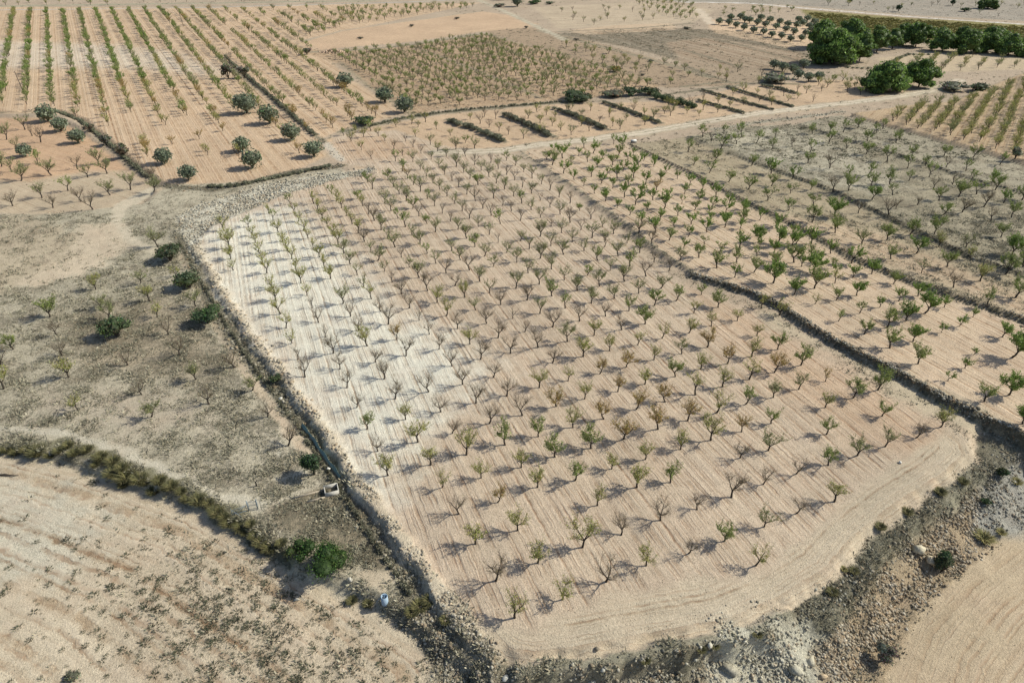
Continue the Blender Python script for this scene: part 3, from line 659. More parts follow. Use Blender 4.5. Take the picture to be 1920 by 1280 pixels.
ST += T(960, 0, 1.4, "375,432 405,458 440,470g 495,517 540,523 570,540 612,550 655,578 700,592 740,612 790,640 835,662g 520,560 560,590 480,550g 600,600 640,620 895,690 945,715 1000,745g 1065,770 650,650 690,665 730,680g 760,700 805,690 850,720 700,640 745,640", 'G')
SMALL = T(1280, 430, 2.977, "1480,845G 1545,540G 1575,775G 1445,575G 1625,700G 1620,490G 740,415y", 'G')
TT = []   # terraced fields beyond
TT += T(1280, 430, 2.977, "850,20 1000,80m 1140,60 1160,165 1305,135G 1270,28 1430,95y 1405,25 1475,210 1332,245m 1580,100m 1605,160y 1510,325b 1660,290y 1775,45 1838,145G 1803,250 1700,420 1858,380 1900,210", 'g')
TT += T(1280, 0, 2.977, "62,920 110,765 150,965 178,900 212,835 258,1015 300,805 330,765 365,1060 385,925 412,800 493,970G 498,835 520,770 475,1120 495,1040 590,1175G 602,1080 610,1000G 610,820b 700,910 712,850 722,750 715,1060 722,1240 730,1150 818,795 822,735 820,940b 848,1210G 838,1070b 915,830 930,980 925,1065 895,740 975,715 980,1190b 865,1275 1025,860 1035,980 1050,1040 1055,1115G 1030,790 1080,745 1115,720 1140,905 1150,1200b 1155,1030 1170,1090 1190,1165b 1190,800 1210,780 1255,940 1262,1010 1280,870 1310,1145b 1355,925 1375,990 1398,1055b 1430,1120 1460,870 1455,1200 1470,935b 1505,1030b 1540,1100 1560,1185b 1580,955 1605,1015 1620,880 1640,1085 1680,1155b 1725,1020G 1720,1235b 1770,920 1745,1060 1790,1135G 1835,1215 1895,1115 230,750 160,790b 30,850", 'g')
LT = T(0, 430, 2.977, "280,490g 535,335y 572,450m 785,305m 835,402y 878,490y 978,265y 1093,430m 940,588b 1003,703b 1093,838m 1310,770b 317,590b 347,705b 385,825y 435,1008y 75,670g 5,765b 22,890y 713,757b 790,920b 848,1045m 1165,975b 1410,898m 1495,1045b 1610,1205b 615,505m 882,95m", 'm')
UT = T(0, 0, 2.977, "38,780 140,725 180,760b 228,795b 95,830 210,915g 65,960 120,1010 287,980 235,1105 380,1065g 72,1150b 297,1160b 453,1125b 433,945b 490,990 550,920 598,970 615,1090m 730,1060 518,1170b 420,655 10,930 1285,360b 1362,440b 765,945b 850,1015b 860,1070m", 'm')

def dedupe(L, rad, P=None):
    P = at([(a, b) for a, b, _ in L]); keep = []; kp = []
    for i in range(len(L)):
        if all((P[i, 0] - q[0]) ** 2 + (P[i, 1] - q[1]) ** 2 > rad * rad for q in kp): keep.append(i); kp.append(P[i])
    return [L[i] for i in keep], P[keep]
# rows of an orchard given by two photo pixels along a row and the spacings in metres
def lattice(poly, zu, p0, p1, along, across, looks, jit=.35, miss=.06, offs=0):
    q = unproj(poly, zu); a, b = unproj([p0, p1], zu); e = (b - a) / np.linalg.norm(b - a); n = np.array((-e[1], e[0]))
    out = []
    for i in range(-80, 81):
        for j in range(-120, 121):
            out.append(a + e * (j * along + (i % 2) * offs) + n * i * across)
    out = np.array(out); out = out[sdf(out, q) > 1.5]
    out = out + rng.normal(0, jit, out.shape); out = out[rng.random(len(out)) > miss]
    return [(p[0], p[1], looks[rng.integers(len(looks))]) for p in out]
FARX = []
for i in range(-5, 21):                      # the long rows of the orange orchard
    xt, xb = 28 + 30.2 * i, 3 + 47.5 * i
    (ax, ay), (bx, by) = unproj([(xt + (xt - xb) / 173 * 1, 17), (xb, 191)], 0)
    d = np.array((bx - ax, by - ay)); L = np.linalg.norm(d); e = d / L
    k = -1
    for k in range(0, int(L * 1.6 / 3.9)):
        FARX.append((ax + e[0] * k * 3.9 + rng.normal(0, .25), ay + e[1] * k * 3.9 + rng.normal(0, .4), 0, i))
FQ = unproj([(-260, 21), (400, 19), (640, 13), (860, 10), (700, 43), (560, 74), (585, 92), (640, 150), (735, 208), (690, 226), (640, 236), (590, 258), (598, 285), (560, 306), (480, 322), (400, 334), (330, 332), (250, 280), (180, 225), (120, 200), (0, 200), (-260, 205)], 0)
fx = np.array([(a, b) for a, b, _, _ in FARX]); ok = sdf(fx, FQ) > .5
fp = topix(np.column_stack([fx, np.zeros(len(fx))]))
FAR = []
for i, (a, b, _, r_) in enumerate(FARX):
    if not ok[i]: continue
    px, py = fp[i, 0], fp[i, 1]
    miss = .15 + (.62 if py > 235 and px > 250 else .35 if py > 200 and px > 180 else 0) + (.35 if px > 420 and py < 60 else 0) + (.12 * (hashn(np.array([a]), np.array([b]), .09, r_ * 1.)[0] > .3))
    if rng.random() < miss: continue
    t = hashn(np.array([a]), np.array([b]), .06, 2.)[0]
    oran = (160 < py < 200 and 130 < px < 310) or t > .62
    FAR.append((a, b, ('o' if rng.random() < .5 else 'y') if oran or py > 215 else 'gGgm'[rng.integers(4)] if px < 330 else 'gmy'[rng.integers(3)]))
FAR += lattice([(612, 104), (700, 94), (790, 86), (905, 68), (1010, 95), (1130, 131), (1245, 160), (1200, 170), (1080, 184), (1010, 188), (830, 202), (780, 208), (695, 160), (645, 122)], 0, (774, 87), (1010, 181), 5.6, 5.8, 'ggmgm', miss=.08)
FAR += lattice([(1010, 92), (1060, 80), (1300, 130), (1420, 160), (1250, 162)], 0, (774, 87), (1010, 181), 9, 8, 'ymg', jit=1, miss=.35)
FAR += lattice([(1728, 190), (1790, 186), (1880, 155), (1925, 132), (2300, 120), (2200, 380), (1903, 292), (1786, 256), (1640, 216)], 3.0, (1800, 178), (1740, 260), 3.3, 4.9, 'yymy', miss=.06)
FAR += lattice([(1655, 118), (1700, 112), (1800, 104), (1920, 112), (2100, 128), (1920, 128), (1800, 138), (1720, 150), (1680, 150)], 0, (1800, 178), (1740, 260), 6, 7, 'bym', miss=.2)
FAR += lattice([(850, 222), (1000, 204), (1250, 196), (1400, 168), (1560, 158), (1600, 180), (1560, 190), (1400, 206), (1200, 242), (1010, 262), (950, 268)], 0, (840, 232), (940, 270), 6.5, 9, 'ymyb', jit=.9, miss=.25)
FAR += lattice([(1560, 150), (1640, 150), (1640, 176), (1580, 186)], 0, (840, 232), (940, 270), 6, 6, 'yg', jit=.9, miss=.1)
FAR += lattice([(1180, 2), (1300, 4), (1310, 35), (1280, 42), (1200, 16)], 0, (774, 87), (1010, 181), 7, 8, 'yyg', jit=.6, miss=.1)
FAR += lattice([(640, 16), (880, 11), (900, 14), (760, 34), (700, 42), (600, 62), (560, 72), (620, 30)], 0, (100, 20), (300, 60), 6.5, 7.5, 'ggym', jit=.7, miss=.15)
FAR += lattice([(1040, 20), (1180, 10), (1240, 40), (1160, 48), (1060, 50)], 0, (774, 87), (1010, 181), 12, 12, 'bmy', jit=2, miss=.5)
FAR += lattice([(1500, 12), (1900, 34), (2100, 30), (2100, -8), (1500, -10)], 0, (774, 87), (1010, 181), 16, 18, 'ymb', jit=4, miss=.5)
FAR += lattice([(1290, 128), (1400, 162), (1500, 150), (1540, 122), (1450, 130)], 0, (774, 87), (1010, 181), 10, 10, 'ymb', jit=2, miss=.35)
FAR += lattice([(1340, 20), (1480, 16), (1500, 26), (1420, 32), (1340, 34)], 0, (774, 87), (1010, 181), 9, 9, 'yg', jit=.8, miss=.2)
FAR += lattice([(-100, 3), (400, 1), (780, -6), (780, 0), (400, 8), (0, 12), (-100, 13)], 0, (0, 6), (200, 5), 11, 14, 'gmy', jit=1.2, miss=.3)
FAR += lattice([(2080, 890), (1950, 780), (1935, 650), (2100, 690)], 1.6, (1800, 720), (1100, 300), 6, 6, 'Gg', miss=.1)
MT, MP = dedupe(MT, 2.6); ST, SP = dedupe(ST, 1.9); TT, TP = dedupe(TT, 2.4)
# rows beyond what was traced, right edge of the terraces
fa_xy = np.array([(a, b) for a, b, _ in FAR])
def onground(xy): return np.column_stack([xy, terrain(xy)])
ALL = []   # field key, position, look, size
def addf(key, P, L, sz):
    for p, l in zip(P, L):
        ALL.append([key, p, l[2] if isinstance(l, tuple) else l, sz * R.uniform(.78, 1.18)])
addf('M', MP, MT, 1.36); addf('S', SP, ST, 1.34); addf('T', TP, TT, 1.62)
addf('L', at([(a, b) for a, b, _ in LT]), LT, 1.5); addf('U', at([(a, b) for a, b, _ in UT]), UT, 1.9)
addf('s', at([(a, b) for a, b, _ in SMALL]), SMALL, .8)
addf('F', onground(fa_xy), FAR, 1.4)
for a in ALL:
    q = topix(a[1])[0]; a += [q[0], q[1], q[2] * a[3]]
    if a[0] == 'S': a[3] *= .92 + .35 * (R.random() < .25)
vis = [a for a in ALL if -60 < a[4] < 1990 and a[5] < 1340]
vis.sort(key=lambda a: -a[6])
near = vis[:300]; ids = set(id(a) for a in near); far = [a for a in ALL if id(a) not in ids]

# which row, and where in the row
def rows_of(key, p0, p1, across):
    """row number from the left wall/bank side and rank from the near end"""
    A = [a for a in ALL if a[0] == key]
    u, v = unproj([p0, p1], 0); e = (v - u) / np.linalg.norm(v - u); n = np.array((e[1], -e[0]))
    if n[0] < 0: n = -n
    c = np.array([(a[1][:2] - u) @ n for a in A]); o = np.argsort(c)
    row = np.zeros(len(A), int); cur = 0; last = None; start = None
    grp = []
    for i in o:
        if last is None or (c[i] - last > across * .33) or (c[i] - start > across * .95):
            grp.append([]); start = c[i]
        grp[-1].append(i); last = c[i]
    for ri, g in enumerate(grp):
        g.sort(key=lambda i: A[i][1][1])
        for k, i in enumerate(g): A[i].append((ri + 1, k + 1))
ORD = "zeroth first second third fourth fifth sixth seventh eighth ninth tenth eleventh twelfth thirteenth fourteenth fifteenth sixteenth seventeenth eighteenth nineteenth twentieth".split()
def ordn(k):
    if k <= 20: return ORD[k]
    t = {2: 'twenty', 3: 'thirty', 4: 'forty', 5: 'fifty', 6: 'sixty'}[k // 10]
    return t + '-' + ORD[k % 10] if k % 10 else {2: 'twentieth', 3: 'thirtieth', 4: 'fortieth', 5: 'fiftieth', 6: 'sixtieth'}[k // 10]
rows_of('M', (965, 1158), (829, 917), 5.6)
rows_of('S', (1800, 720), (1100, 300), 5.2)
rows_of('T', (1800, 560), (1250, 280), 6)
for key in 'LUsF':
    A = sorted([a for a in ALL if a[0] == key], key=lambda a: -a[5])
    for k, a in enumerate(A): a.append((0, k + 1))
LKW = {'b': 'almost leafless', 'y': 'yellow-green', 'o': 'russet-leaved', 'm': 'thinly leaved', 'g': 'green', 'G': 'bushy green'}
FLD = {'M': "almond tree, {k} from the near end, {r} row from the left bank",
       'S': "almond tree, {k} from the near end, {r} row above the stone wall",
       'T': "almond tree, {k} from the near end, {r} row up the dry terraces",
       'L': "almond tree in the weedy left field, {k} counting up the photo",
       'U': "almond tree on the orange terrace at left, {k} counting up the photo",
       's': "young almond sapling above the stone wall, {k} counting up the photo",
       'F': "almond tree in the far orchards, {k} counting up the photo"}
GRP = {'M': 'almond trees in the main orchard', 'S': 'almond trees in the strip above the stone wall', 'T': 'almond trees on the upper terraces', 'L': 'almond trees in the weedy left field',
       'U': 'almond trees on the orange left terrace', 's': 'almond saplings in the strip', 'F': 'almond trees in the far orchards'}
protos = {}
for l in LOOKS:
    protos[l] = []
    for s_ in range(8 if l in 'byg' else 6):
        W, K = almond(100 + ord(l) * 7 + s_, l)
        protos[l].append((W, K, [None, None]))
cnt = {l: 0 for l in LOOKS}
for a in near:
    key, p, l, sz, px, py, _, (r_, k_) = a
    i = R.randrange(len(protos[l])); W, K, me = protos[l][i]
    rz = R.uniform(0, 6.283)
    t = empty("almond_tree", tuple(p), rz, (sz, sz, sz * R.uniform(.92, 1.08)))
    for j, (nm, mb, mt) in enumerate((("trunk", W, M_BARK), ("crown", K, M_LEAF))):
        if me[j] is None: o = mb.build(nm, mt, t); me[j] = o
        else:
            o = me[j].copy(); C.objects.link(o); o.parent = t
    lab = LKW[l] + " " + FLD[key].format(k=ordn(k_), r=ordn(r_) if key == 'M' else ordn(r_))
    tag(t, lab, "almond tree" if key != 's' else "almond sapling", GRP[key])
# all the smaller, farther ones
LP = {}; pl = []; lk = {}
for l in LOOKS:
    lk[l] = []
    for s_ in range(5):
        W, K = almond(900 + ord(l) + s_ * 31, l, True)
        V1, F1, c1 = W.arrays(); V2, F2, c2 = K.arrays()
        F = list(F1) + [f + len(V1) for f in F2]
        q = [f for f in F if f.shape[1] == 4]; t3 = [f for f in F if f.shape[1] == 3]
        FF = ([np.concatenate(q)] if q else []) + ([np.concatenate(t3)] if t3 else [])
        lk[l].append(len(pl)); pl.append((np.concatenate([V1, V2]), FF, np.concatenate([c1, c2])))
fp_ = np.array([a[1] for a in far]); fi = np.array([R.choice(lk[a[2]]) for a in far]); fs = np.array([a[3] for a in far])
o = scatter("almond_trees", pl, fp_, rng.random(len(far)) * 6.283, fs * rng.uniform(.9, 1.1, len(far)), rng.uniform(.85, 1.15, len(far)), M_LEAF, fi)
tag(o, "rows of small almond trees filling the farther fields up to the top of the photo", "almond trees", None, "stuff")

# ------------------------------------------------------------------ bushes, olives and pines
def blob(K, c, rad, n, leaf, cols, r, shell=.55, elong=1.4):
    c = np.array(c, float); rad = np.array(rad, float)
    lump = [(r.gauss(0, 1), r.gauss(0, 1), r.gauss(0, 1)) for _ in range(5)]
    for _ in range(n):
        d = U((r.gauss(0, 1), r.gauss(0, 1), r.gauss(0, 1)))
        if d[2] < -.35 and r.random() < .7: d[2] = -d[2] * .5
        k = r.uniform(shell, 1.0) ** .6
        k *= 1 + .16 * math.sin(d[0] * 5 + lump[0][0] * 3) * math.sin(d[1] * 6 + lump[1][0] * 3) + .10 * math.sin(d[2] * 9 + lump[2][0] * 4)
        cc = r.choice(cols); f = r.uniform(.75, 1.25)
        K.leaf(c + d * rad * k, leaf * r.uniform(.7, 1.3), r, tuple(x * f for x in cc), elong)
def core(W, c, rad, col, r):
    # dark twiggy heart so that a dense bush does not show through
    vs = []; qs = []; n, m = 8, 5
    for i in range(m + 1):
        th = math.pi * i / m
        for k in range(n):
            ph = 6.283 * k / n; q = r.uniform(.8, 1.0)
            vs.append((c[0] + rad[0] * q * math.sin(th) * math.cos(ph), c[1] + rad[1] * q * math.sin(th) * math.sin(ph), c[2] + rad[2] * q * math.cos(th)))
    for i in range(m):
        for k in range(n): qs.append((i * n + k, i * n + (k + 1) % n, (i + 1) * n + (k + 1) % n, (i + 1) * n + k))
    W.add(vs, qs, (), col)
COLS = {'olive': [(.185, .22, .145), (.15, .185, .12), (.24, .27, .19)], 'pine': [(.13, .215, .05), (.17, .27, .065), (.22, .32, .09)],
        'dark': [(.09, .125, .06), (.12, .16, .08), (.075, .10, .05)], 'bright': [(.065, .115, .035), (.095, .15, .045), (.05, .08, .028)], 'grey': [(.17, .17, .12), (.12, .12, .08), (.22, .21, .15)],
        'yellow': [(.30, .26, .12), (.22, .21, .09)], 'scrub': [(.20, .21, .14), (.25, .24, .165), (.16, .17, .115)], 'juni': [(.06, .095, .05), (.08, .12, .055)], 'auto': [(.35, .25, .05), (.25, .22, .06), (.15, .16, .05)]}
def ppm(px, z=0):
    g = at([px])[0]; return topix(g)[0, 2], g
def bush(px, w, h, kind, name, label, cat, group=None, trunk=0.0, dep=1.0, n=None, rz=None, seed=None, parts=True, leaf=None):
    """px base pixel (photo), w and h in photo pixels as seen; h is turned into metres allowing for the downward view"""
    s_, g = ppm(px); r = random.Random(seed or int(px[0] * 13 + px[1] * 7))
    wm = w / s_ / 2; el = math.atan2(HC - g[2], math.hypot(g[0], g[1])); dm = wm * dep
    hm = max(.5 * wm, (h / s_ - dm * 2 * math.sin(el) * .55) / math.cos(el)); hm = min(hm, wm * 2.2)
    # stand it so that the near foot falls on the given pixel
    base = g + np.array((0, dm * .75, 0)); base[2] = terrain(base[None, :2])[0]
    t = empty(name, tuple(base), rz if rz is not None else 0)
    W = MB(); K = MB(); cols = COLS[kind]
    rendpx = w * h * .28 * .55
    n = n or int(min(5200, max(160, rendpx * 2.6)))
    leaf = leaf or max(.11, min(.6, math.sqrt(4 * wm * hm / n) * 1.25))
    if kind == 'olive': hm = wm * 1.75; dm = wm
    if kind in ('dark', 'bright', 'juni') and h / w > .55: hm = max(hm, wm * 1.1)
    zc = trunk + (hm - trunk) * .5; nb = 6 + int(min(9, wm * 1.5))
    if kind == 'olive':
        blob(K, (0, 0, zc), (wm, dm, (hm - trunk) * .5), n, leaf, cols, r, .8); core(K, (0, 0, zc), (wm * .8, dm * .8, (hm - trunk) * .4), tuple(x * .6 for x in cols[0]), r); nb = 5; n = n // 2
    rz_ = (hm - trunk) * .5
    W.tube([(0, 0, -.3), (r.uniform(-.1, .1), 0, trunk * .6 + .1), (0, 0, zc)], [.09 * wm + .05, .07 * wm + .04, .04 * wm], 6, (.06, .05, .04))
    for i in range(4):
        a = 6.283 * i / 4 + r.uniform(-.4, .4)
        W.tube([(0, 0, trunk * .6), (math.cos(a) * wm * .35, math.sin(a) * dm * .35, zc * .8), (math.cos(a) * wm * .6, math.sin(a) * dm * .6, zc + rz_ * .35)], [.05 * wm + .02, .035 * wm + .01, .01 * wm], 5, (.06, .05, .04))
    for i in range(nb):
        a = r.uniform(0, 6.283); q = math.sqrt(r.random()) * .62
        f = r.uniform(.42, .62)
        c = (math.cos(a) * wm * q, math.sin(a) * dm * q, zc + rz_ * r.uniform(-.35, .55) * (1 - q * .4))
        rr = (wm * f, dm * f, rz_ * r.uniform(.45, .65))
        if c[2] - rr[2] < trunk: c = (c[0], c[1], trunk + rr[2] * .95)
        blob(K, c, rr, n // nb, leaf, [tuple(x * r.choice((.75, 1, 1, 1.25)) for x in cc) for cc in cols], r)
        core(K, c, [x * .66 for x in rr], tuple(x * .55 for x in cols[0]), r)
    W.build("trunk", M_BARK, t); K.build("crown", M_LEAF, t)
    tag(t, label, cat, group)
    return t
# olive trees
OL = [((304, 311), 33, 33, "round grey-green olive tree at the orange orchard's lower left corner"), ((350, 343), 33, 30, "round olive tree lowest of all, beside the scrub bank"),
      ((458, 217), 43, 32, "big round olive tree topmost of the orange orchard's olives, left of the ditch"), ((502, 236), 39, 31, "round olive tree just right of the topmost big olive"),
      ((544, 267), 35, 32, "round olive tree beside the dark ditch bushes"), ((451, 288), 32, 28, "round olive tree left of centre, above its twin near the field's foot"),
      ((469, 320), 40, 30, "wide round olive tree near the foot of the orange orchard"), ((586, 298), 35, 28, "round olive tree in the orange orchard's rounded right corner"),
      ((646, 166), 30, 26, "olive tree on the boundary below the brown orchard, uppermost"), ((720, 195), 32, 27, "olive tree on the boundary between orange and brown orchards, middle one"),
      ((757, 214), 34, 26, "olive tree lowest on the brown orchard's boundary, near the hedge"),
      ((84, 232), 36, 28, "olive tree left-most under the ditch corner on the orange terrace"), ((109, 250), 30, 27, "olive tree in the middle of three on the orange terrace"),
      ((141, 272), 31, 27, "olive tree nearest the curving ditch on the orange terrace"), ((42, 297), 28, 25, "olive tree standing alone at far left of the orange terrace")]
for px, w_, h_, lb in OL:
    bush(px, w_, h_, 'olive', 'olive_tree', lb, 'olive tree', 'round olive trees around the orange orchard', trunk=.12)
GR = "205,140 260,145 300,160 345,172 398,188 455,197 500,212 555,222 605,237 665,232 325,113 270,118 375,133 420,145 465,155 525,168 580,183 625,196 690,205 720,185 640,158 590,155 545,142 490,130 650,130 700,122 740,142 710,165 675,148 745,168 350,130 440,118"
for k, w_ in enumerate(GR.split()):
    a, b = w_.split(','); px = (1280 + float(a) / 2.977, float(b) / 2.977)
    bush(px, 13, 14, 'olive', 'olive_tree', "small olive tree in the far grove left of the pines, %s as listed from the grove's left" % ordn(k + 1), 'olive tree', 'small olive trees of the far grove', trunk=.5, n=200)
GL = {}
for o_ in [o for o in C.objects if o.get('group') == 'small olive trees of the far grove']: GL[o_] = o_.location.copy()
for k, o_ in enumerate(sorted(GL, key=lambda q: GL[q].x / GL[q].y)):
    o_["label"] = "small olive tree in the grove left of the pines, %s from the left" % ordn(k + 1)
G2 = "515,392 562,404 620,416 680,388 650,448 708,462 765,458"
G2L = ["leftmost", "second from left in the upper line", "third from left in the upper line", "at the upper right", "at the lower left", "in the lower middle", "at the lower right"]
for k, w_ in enumerate(G2.split()):
    a, b = w_.split(','); px = (1280 + float(a) / 2.977, float(b) / 2.977)
    bush(px, 19, 19, 'olive', 'olive_tree', "olive tree in the clump left of the pines, " + G2L[k], 'olive tree', 'olive clump left of the pines', trunk=.8, n=300)
# pines
def pine(px, w, h, label, cat='pine tree', grp='dark pines in the grove', seed=None):
    s_, g = ppm(px); r = random.Random(seed or int(px[0] * 3 + px[1] * 11))
    w = w * 1.15; wm = w / s_ / 2; dm = wm * .85; el = math.atan2(HC - g[2], math.hypot(g[0], g[1]))
    hm = max(wm * .9, (h / s_ - dm * .5 * math.sin(el)) / math.cos(el))
    base = g + np.array((0, dm * .5, 0)); base[2] = terrain(base[None, :2])[0]
    t = empty('pine_tree', tuple(base)); W = MB(); K = MB()
    W.tube([(0, 0, -.4), (r.uniform(-.3, .3), 0, hm * .25), (r.uniform(-.4, .4), 0, hm * .8)], [.34, .27, .12], 7, (.09, .065, .05))
    nb = 34 + int(wm * 2); n = int(min(9000, w * h * 1.6)); 
    cols = COLS['pine']
    for i in range(nb):
        a = r.uniform(0, 6.283); ph = r.random() ** .8
        el_ = r.uniform(-.32, 1.0) * math.pi / 2
        q = .76 * r.uniform(.62, 1.15)
        c = (math.cos(a) * math.cos(el_) * wm * q, math.sin(a) * math.cos(el_) * dm * q, hm * (.36 + .04 * math.sin(a * 3)) + math.sin(el_) * hm * .58 * q * 1.05)
        f = r.uniform(.20, .34); rr = (wm * f, wm * f, wm * f * .75)
        br = r.choice((.7, .9, 1.0, 1.3))
        blob(K, c, rr, n // nb, max(.3, wm * .055), [tuple(x * br for x in cc) for cc in cols], r, .7)
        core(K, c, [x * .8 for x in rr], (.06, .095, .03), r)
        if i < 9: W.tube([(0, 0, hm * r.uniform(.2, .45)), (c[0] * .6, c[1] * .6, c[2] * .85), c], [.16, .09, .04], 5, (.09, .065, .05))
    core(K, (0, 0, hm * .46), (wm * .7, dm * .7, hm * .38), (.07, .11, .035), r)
    W.build("trunk", M_BARK, t); K.build("crown", M_LEAF, t)
    tag(t, label, cat, grp); return t
PN = [((1525 + 42, 124), 86, 62, "largest round pine at the left front of the pine grove"), ((1616, 118), 50, 56, "pine with a rounded top at the grove's front, right of the largest pine"),
      ((1540, 92), 52, 50, "pine at the grove's far left behind the largest pine"), ((1600, 84), 60, 44, "broad pine behind the grove's front pair"),
      ((1648, 100), 44, 50, "upright pine just right of the grove's front pair"), ((1676, 94), 34, 42, "slender lighter pine right of the upright pine"),
      ((1697, 88), 42, 42, "dark pine left of the grove's central gap"), ((1722, 90), 48, 48, "tall pine in the middle of the grove"),
      ((1772, 98), 46, 38, "low rounded pine right of the central gap"), ((1766, 80), 44, 26, "darker pine crown peeping behind the low rounded pine"),
      ((1806, 80), 34, 30, "small flat-topped pine standing behind the row"), ((1818, 102), 56, 42, "wide pine in the right part of the row"),
      ((1856, 100), 42, 36, "pine right of the wide pine"), ((1866, 84), 54, 30, "dark broad pine behind the right part of the row"),
      ((1898, 106), 52, 38, "pine at the right end of the row by the photo's edge"), ((1938, 108), 50, 36, "pine cut by the right edge of the photo"),
      ((1668, 175), 80, 56, "wide dark pine beside the dirt road, left of a pair"), ((1730, 166), 62, 54, "taller rounded pine beside the dirt road, right of a pair")]
for p_ in PN: pine(*p_)
pine((1856, 18), 34, 18, "lone spreading pine on the dry plain near the top right corner", grp='trees on the plain')
bush((1812, 23), 18, 9, 'dark', 'bush', "low dark bush on the plain left of the lone pine", 'bush', 'trees on the plain')
bush((1788, 12), 12, 14, 'juni', 'tree', "small upright tree on the plain beyond the white road", 'tree', 'trees on the plain', trunk=.5)
bush((1686, 23), 12, 13, 'juni', 'tree', "small tree standing right beside the white road", 'tree', 'trees on the plain', trunk=.5)
bush((1595, 5), 10, 6, 'dark', 'bush', "tiny dark bush at the top edge beyond the white road", 'bush', 'trees on the plain')
# dark evergreen shrubs
SH = [((680, 237), 50, 20, 'dark', "dark flat-bottomed shrub on the hedge line below the brown orchard"), ((1084, 195), 66, 26, 'dark', "largest dark dome-shaped shrub on the hedge line"),
      ((1152, 186), 46, 13, 'scrub', "low greyish shrub right of the dome-shaped shrub"), ((1187, 183), 40, 21, 'dark', "dark shrub left of a touching pair on the hedge line"),
      ((1220, 181), 38, 20, 'dark', "dark shrub right of a touching pair on the hedge line"), ((1460, 159), 60, 18, 'scrub', "long grey-green shrub below the olive clump"),
      ((1842, 171), 44, 20, 'dark', "dark shrub by the field corner right of the two roadside pines"), ((1800, 175), 60, 10, 'scrub', "low spreading shrub left of the field corner shrub"),
      ((1908, 300), 22, 24, 'scrub', "dark shrub cut by the right edge on the terrace line"), ((1154, 137), 26, 13, 'auto', "bush with orange and yellow leaves beyond the brown orchard")]
for px, w_, h_, kd, lb in SH: bush(px, w_, h_, kd, 'shrub', lb, 'shrub', 'dark shrubs along the far field edges')
for dx, dy in ((0, 0), (17, 5), (34, 9), (52, 13)): pass
def hedge(pts, wpx, hm, name, label, kind='dark', cat='hedge', grp=None, nper=260, step=1.0, leafk=1.0):
    P = at(pts); segs = np.linalg.norm(np.diff(P[:, :2], axis=0), axis=1); L = segs.sum(); s_ = topix(P[len(P) // 2])[0, 2]
    wm = wpx / s_ / 2; c0 = P[len(P) // 2]; t = tag(empty(name, tuple(c0)), label, cat, grp); K = MB(); W = MB()
    r = random.Random(int(pts[0][0] * 5)); d = 0; cum = np.concatenate([[0], np.cumsum(segs)])
    while d < L:
        i = min(np.searchsorted(cum, d, side='right') - 1, len(segs) - 1); q = P[i] + (P[i + 1] - P[i]) * (d - cum[i]) / segs[i]
        q = q + np.array((r.gauss(0, wm * .25), r.gauss(0, wm * .25), 0)) - c0; f = r.uniform(.6, 1.15); h = hm * f
        br = r.choice((.7, .9, 1.1, 1.3))
        blob(K, (q[0], q[1], h * .5), (wm * f, wm * f, h * .55), int(nper * f), (.15 + wm * .07) * leafk, [tuple(x * br for x in cc) for cc in COLS[kind]], r)
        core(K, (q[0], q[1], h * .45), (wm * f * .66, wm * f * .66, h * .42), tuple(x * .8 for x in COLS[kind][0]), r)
        W.tube([(q[0], q[1], -.2), (q[0], q[1], h * .6)], [.06, .03], 4, (.06, .05, .04))
        d += wm * step * r.uniform(.7, 1.2)
    K.build("foliage", M_LEAF, t); W.build("stems", M_BARK, t); return t
hedge([(1228, 184), (1255, 191), (1303, 204)], 18, 2.6, 'hedge', "long dark green clipped-looking hedge running down towards the road", 'dark')
HG = 'weedy bush lines between the small terraces'
hedge([(842, 229), (890, 242), (942, 266)], 15, 1.5, 'hedge', "leftmost and broadest bush line between the small terraces", 'scrub', grp=HG)
hedge([(948, 216), (990, 234), (1034, 256)], 13, 1.3, 'hedge', "second bush line from the left between the small terraces", 'scrub', grp=HG)
hedge([(1042, 205), (1085, 220), (1134, 242)], 12, 1.2, 'hedge', "third bush line from the left between the small terraces", 'scrub', grp=HG)
hedge([(1132, 192), (1175, 207), (1235, 231)], 9, 1.0, 'hedge', "thin fourth bush line from the left, ending at the road", 'scrub', grp=HG, nper=120)
hedge([(1309, 189), (1350, 200), (1394, 213)], 6, .8, 'hedge', "short thin bush line lowest of the right-hand group of terraces", 'scrub', grp=HG, nper=80)
hedge([(1316, 169), (1380, 188), (1448, 207)], 6, .8, 'hedge', "long thin bush line in the middle of the right-hand group of terraces", 'scrub', grp=HG, nper=80)
hedge([(1363, 163), (1420, 181), (1488, 202)], 6, .8, 'hedge', "long thin bush line nearest the olive clump", 'scrub', grp=HG, nper=80)
hedge([(1430, 161), (1460, 167), (1492, 175)], 8, 1.0, 'hedge', "short bush line just below the olive clump", 'scrub', grp=HG, nper=80)
hedge([(700, 236), (760, 221), (830, 211), (910, 203), (1010, 195), (1055, 191)], 7, .9, 'hedge', "ragged low bush line along the foot of the brown orchard", 'scrub', grp='ragged bush lines at field edges', nper=60, step=1.6)
hedge([(422, 108), (440, 125), (480, 158), (520, 192), (565, 232), (590, 255)], 8, 1.3, 'hedge', "ragged bush line in the ditch splitting the orange orchard", 'scrub', grp='ragged bush lines at field edges', nper=90, step=1.5)
hedge([(105, 210), (150, 228), (190, 258), (235, 297), (280, 335)], 9, 1.1, 'hedge', "ragged bush line in the curving ditch around the orange terrace", 'scrub', grp='ragged bush lines at field edges', nper=90, step=1.5)
hedge([(390, 352), (440, 350), (500, 338), (560, 325), (620, 312)], 12, 1.0, 'hedge', "dark scrub line between the orange orchard and white rubble bank", 'scrub', grp='ragged bush lines at field edges', nper=130, step=1.3)
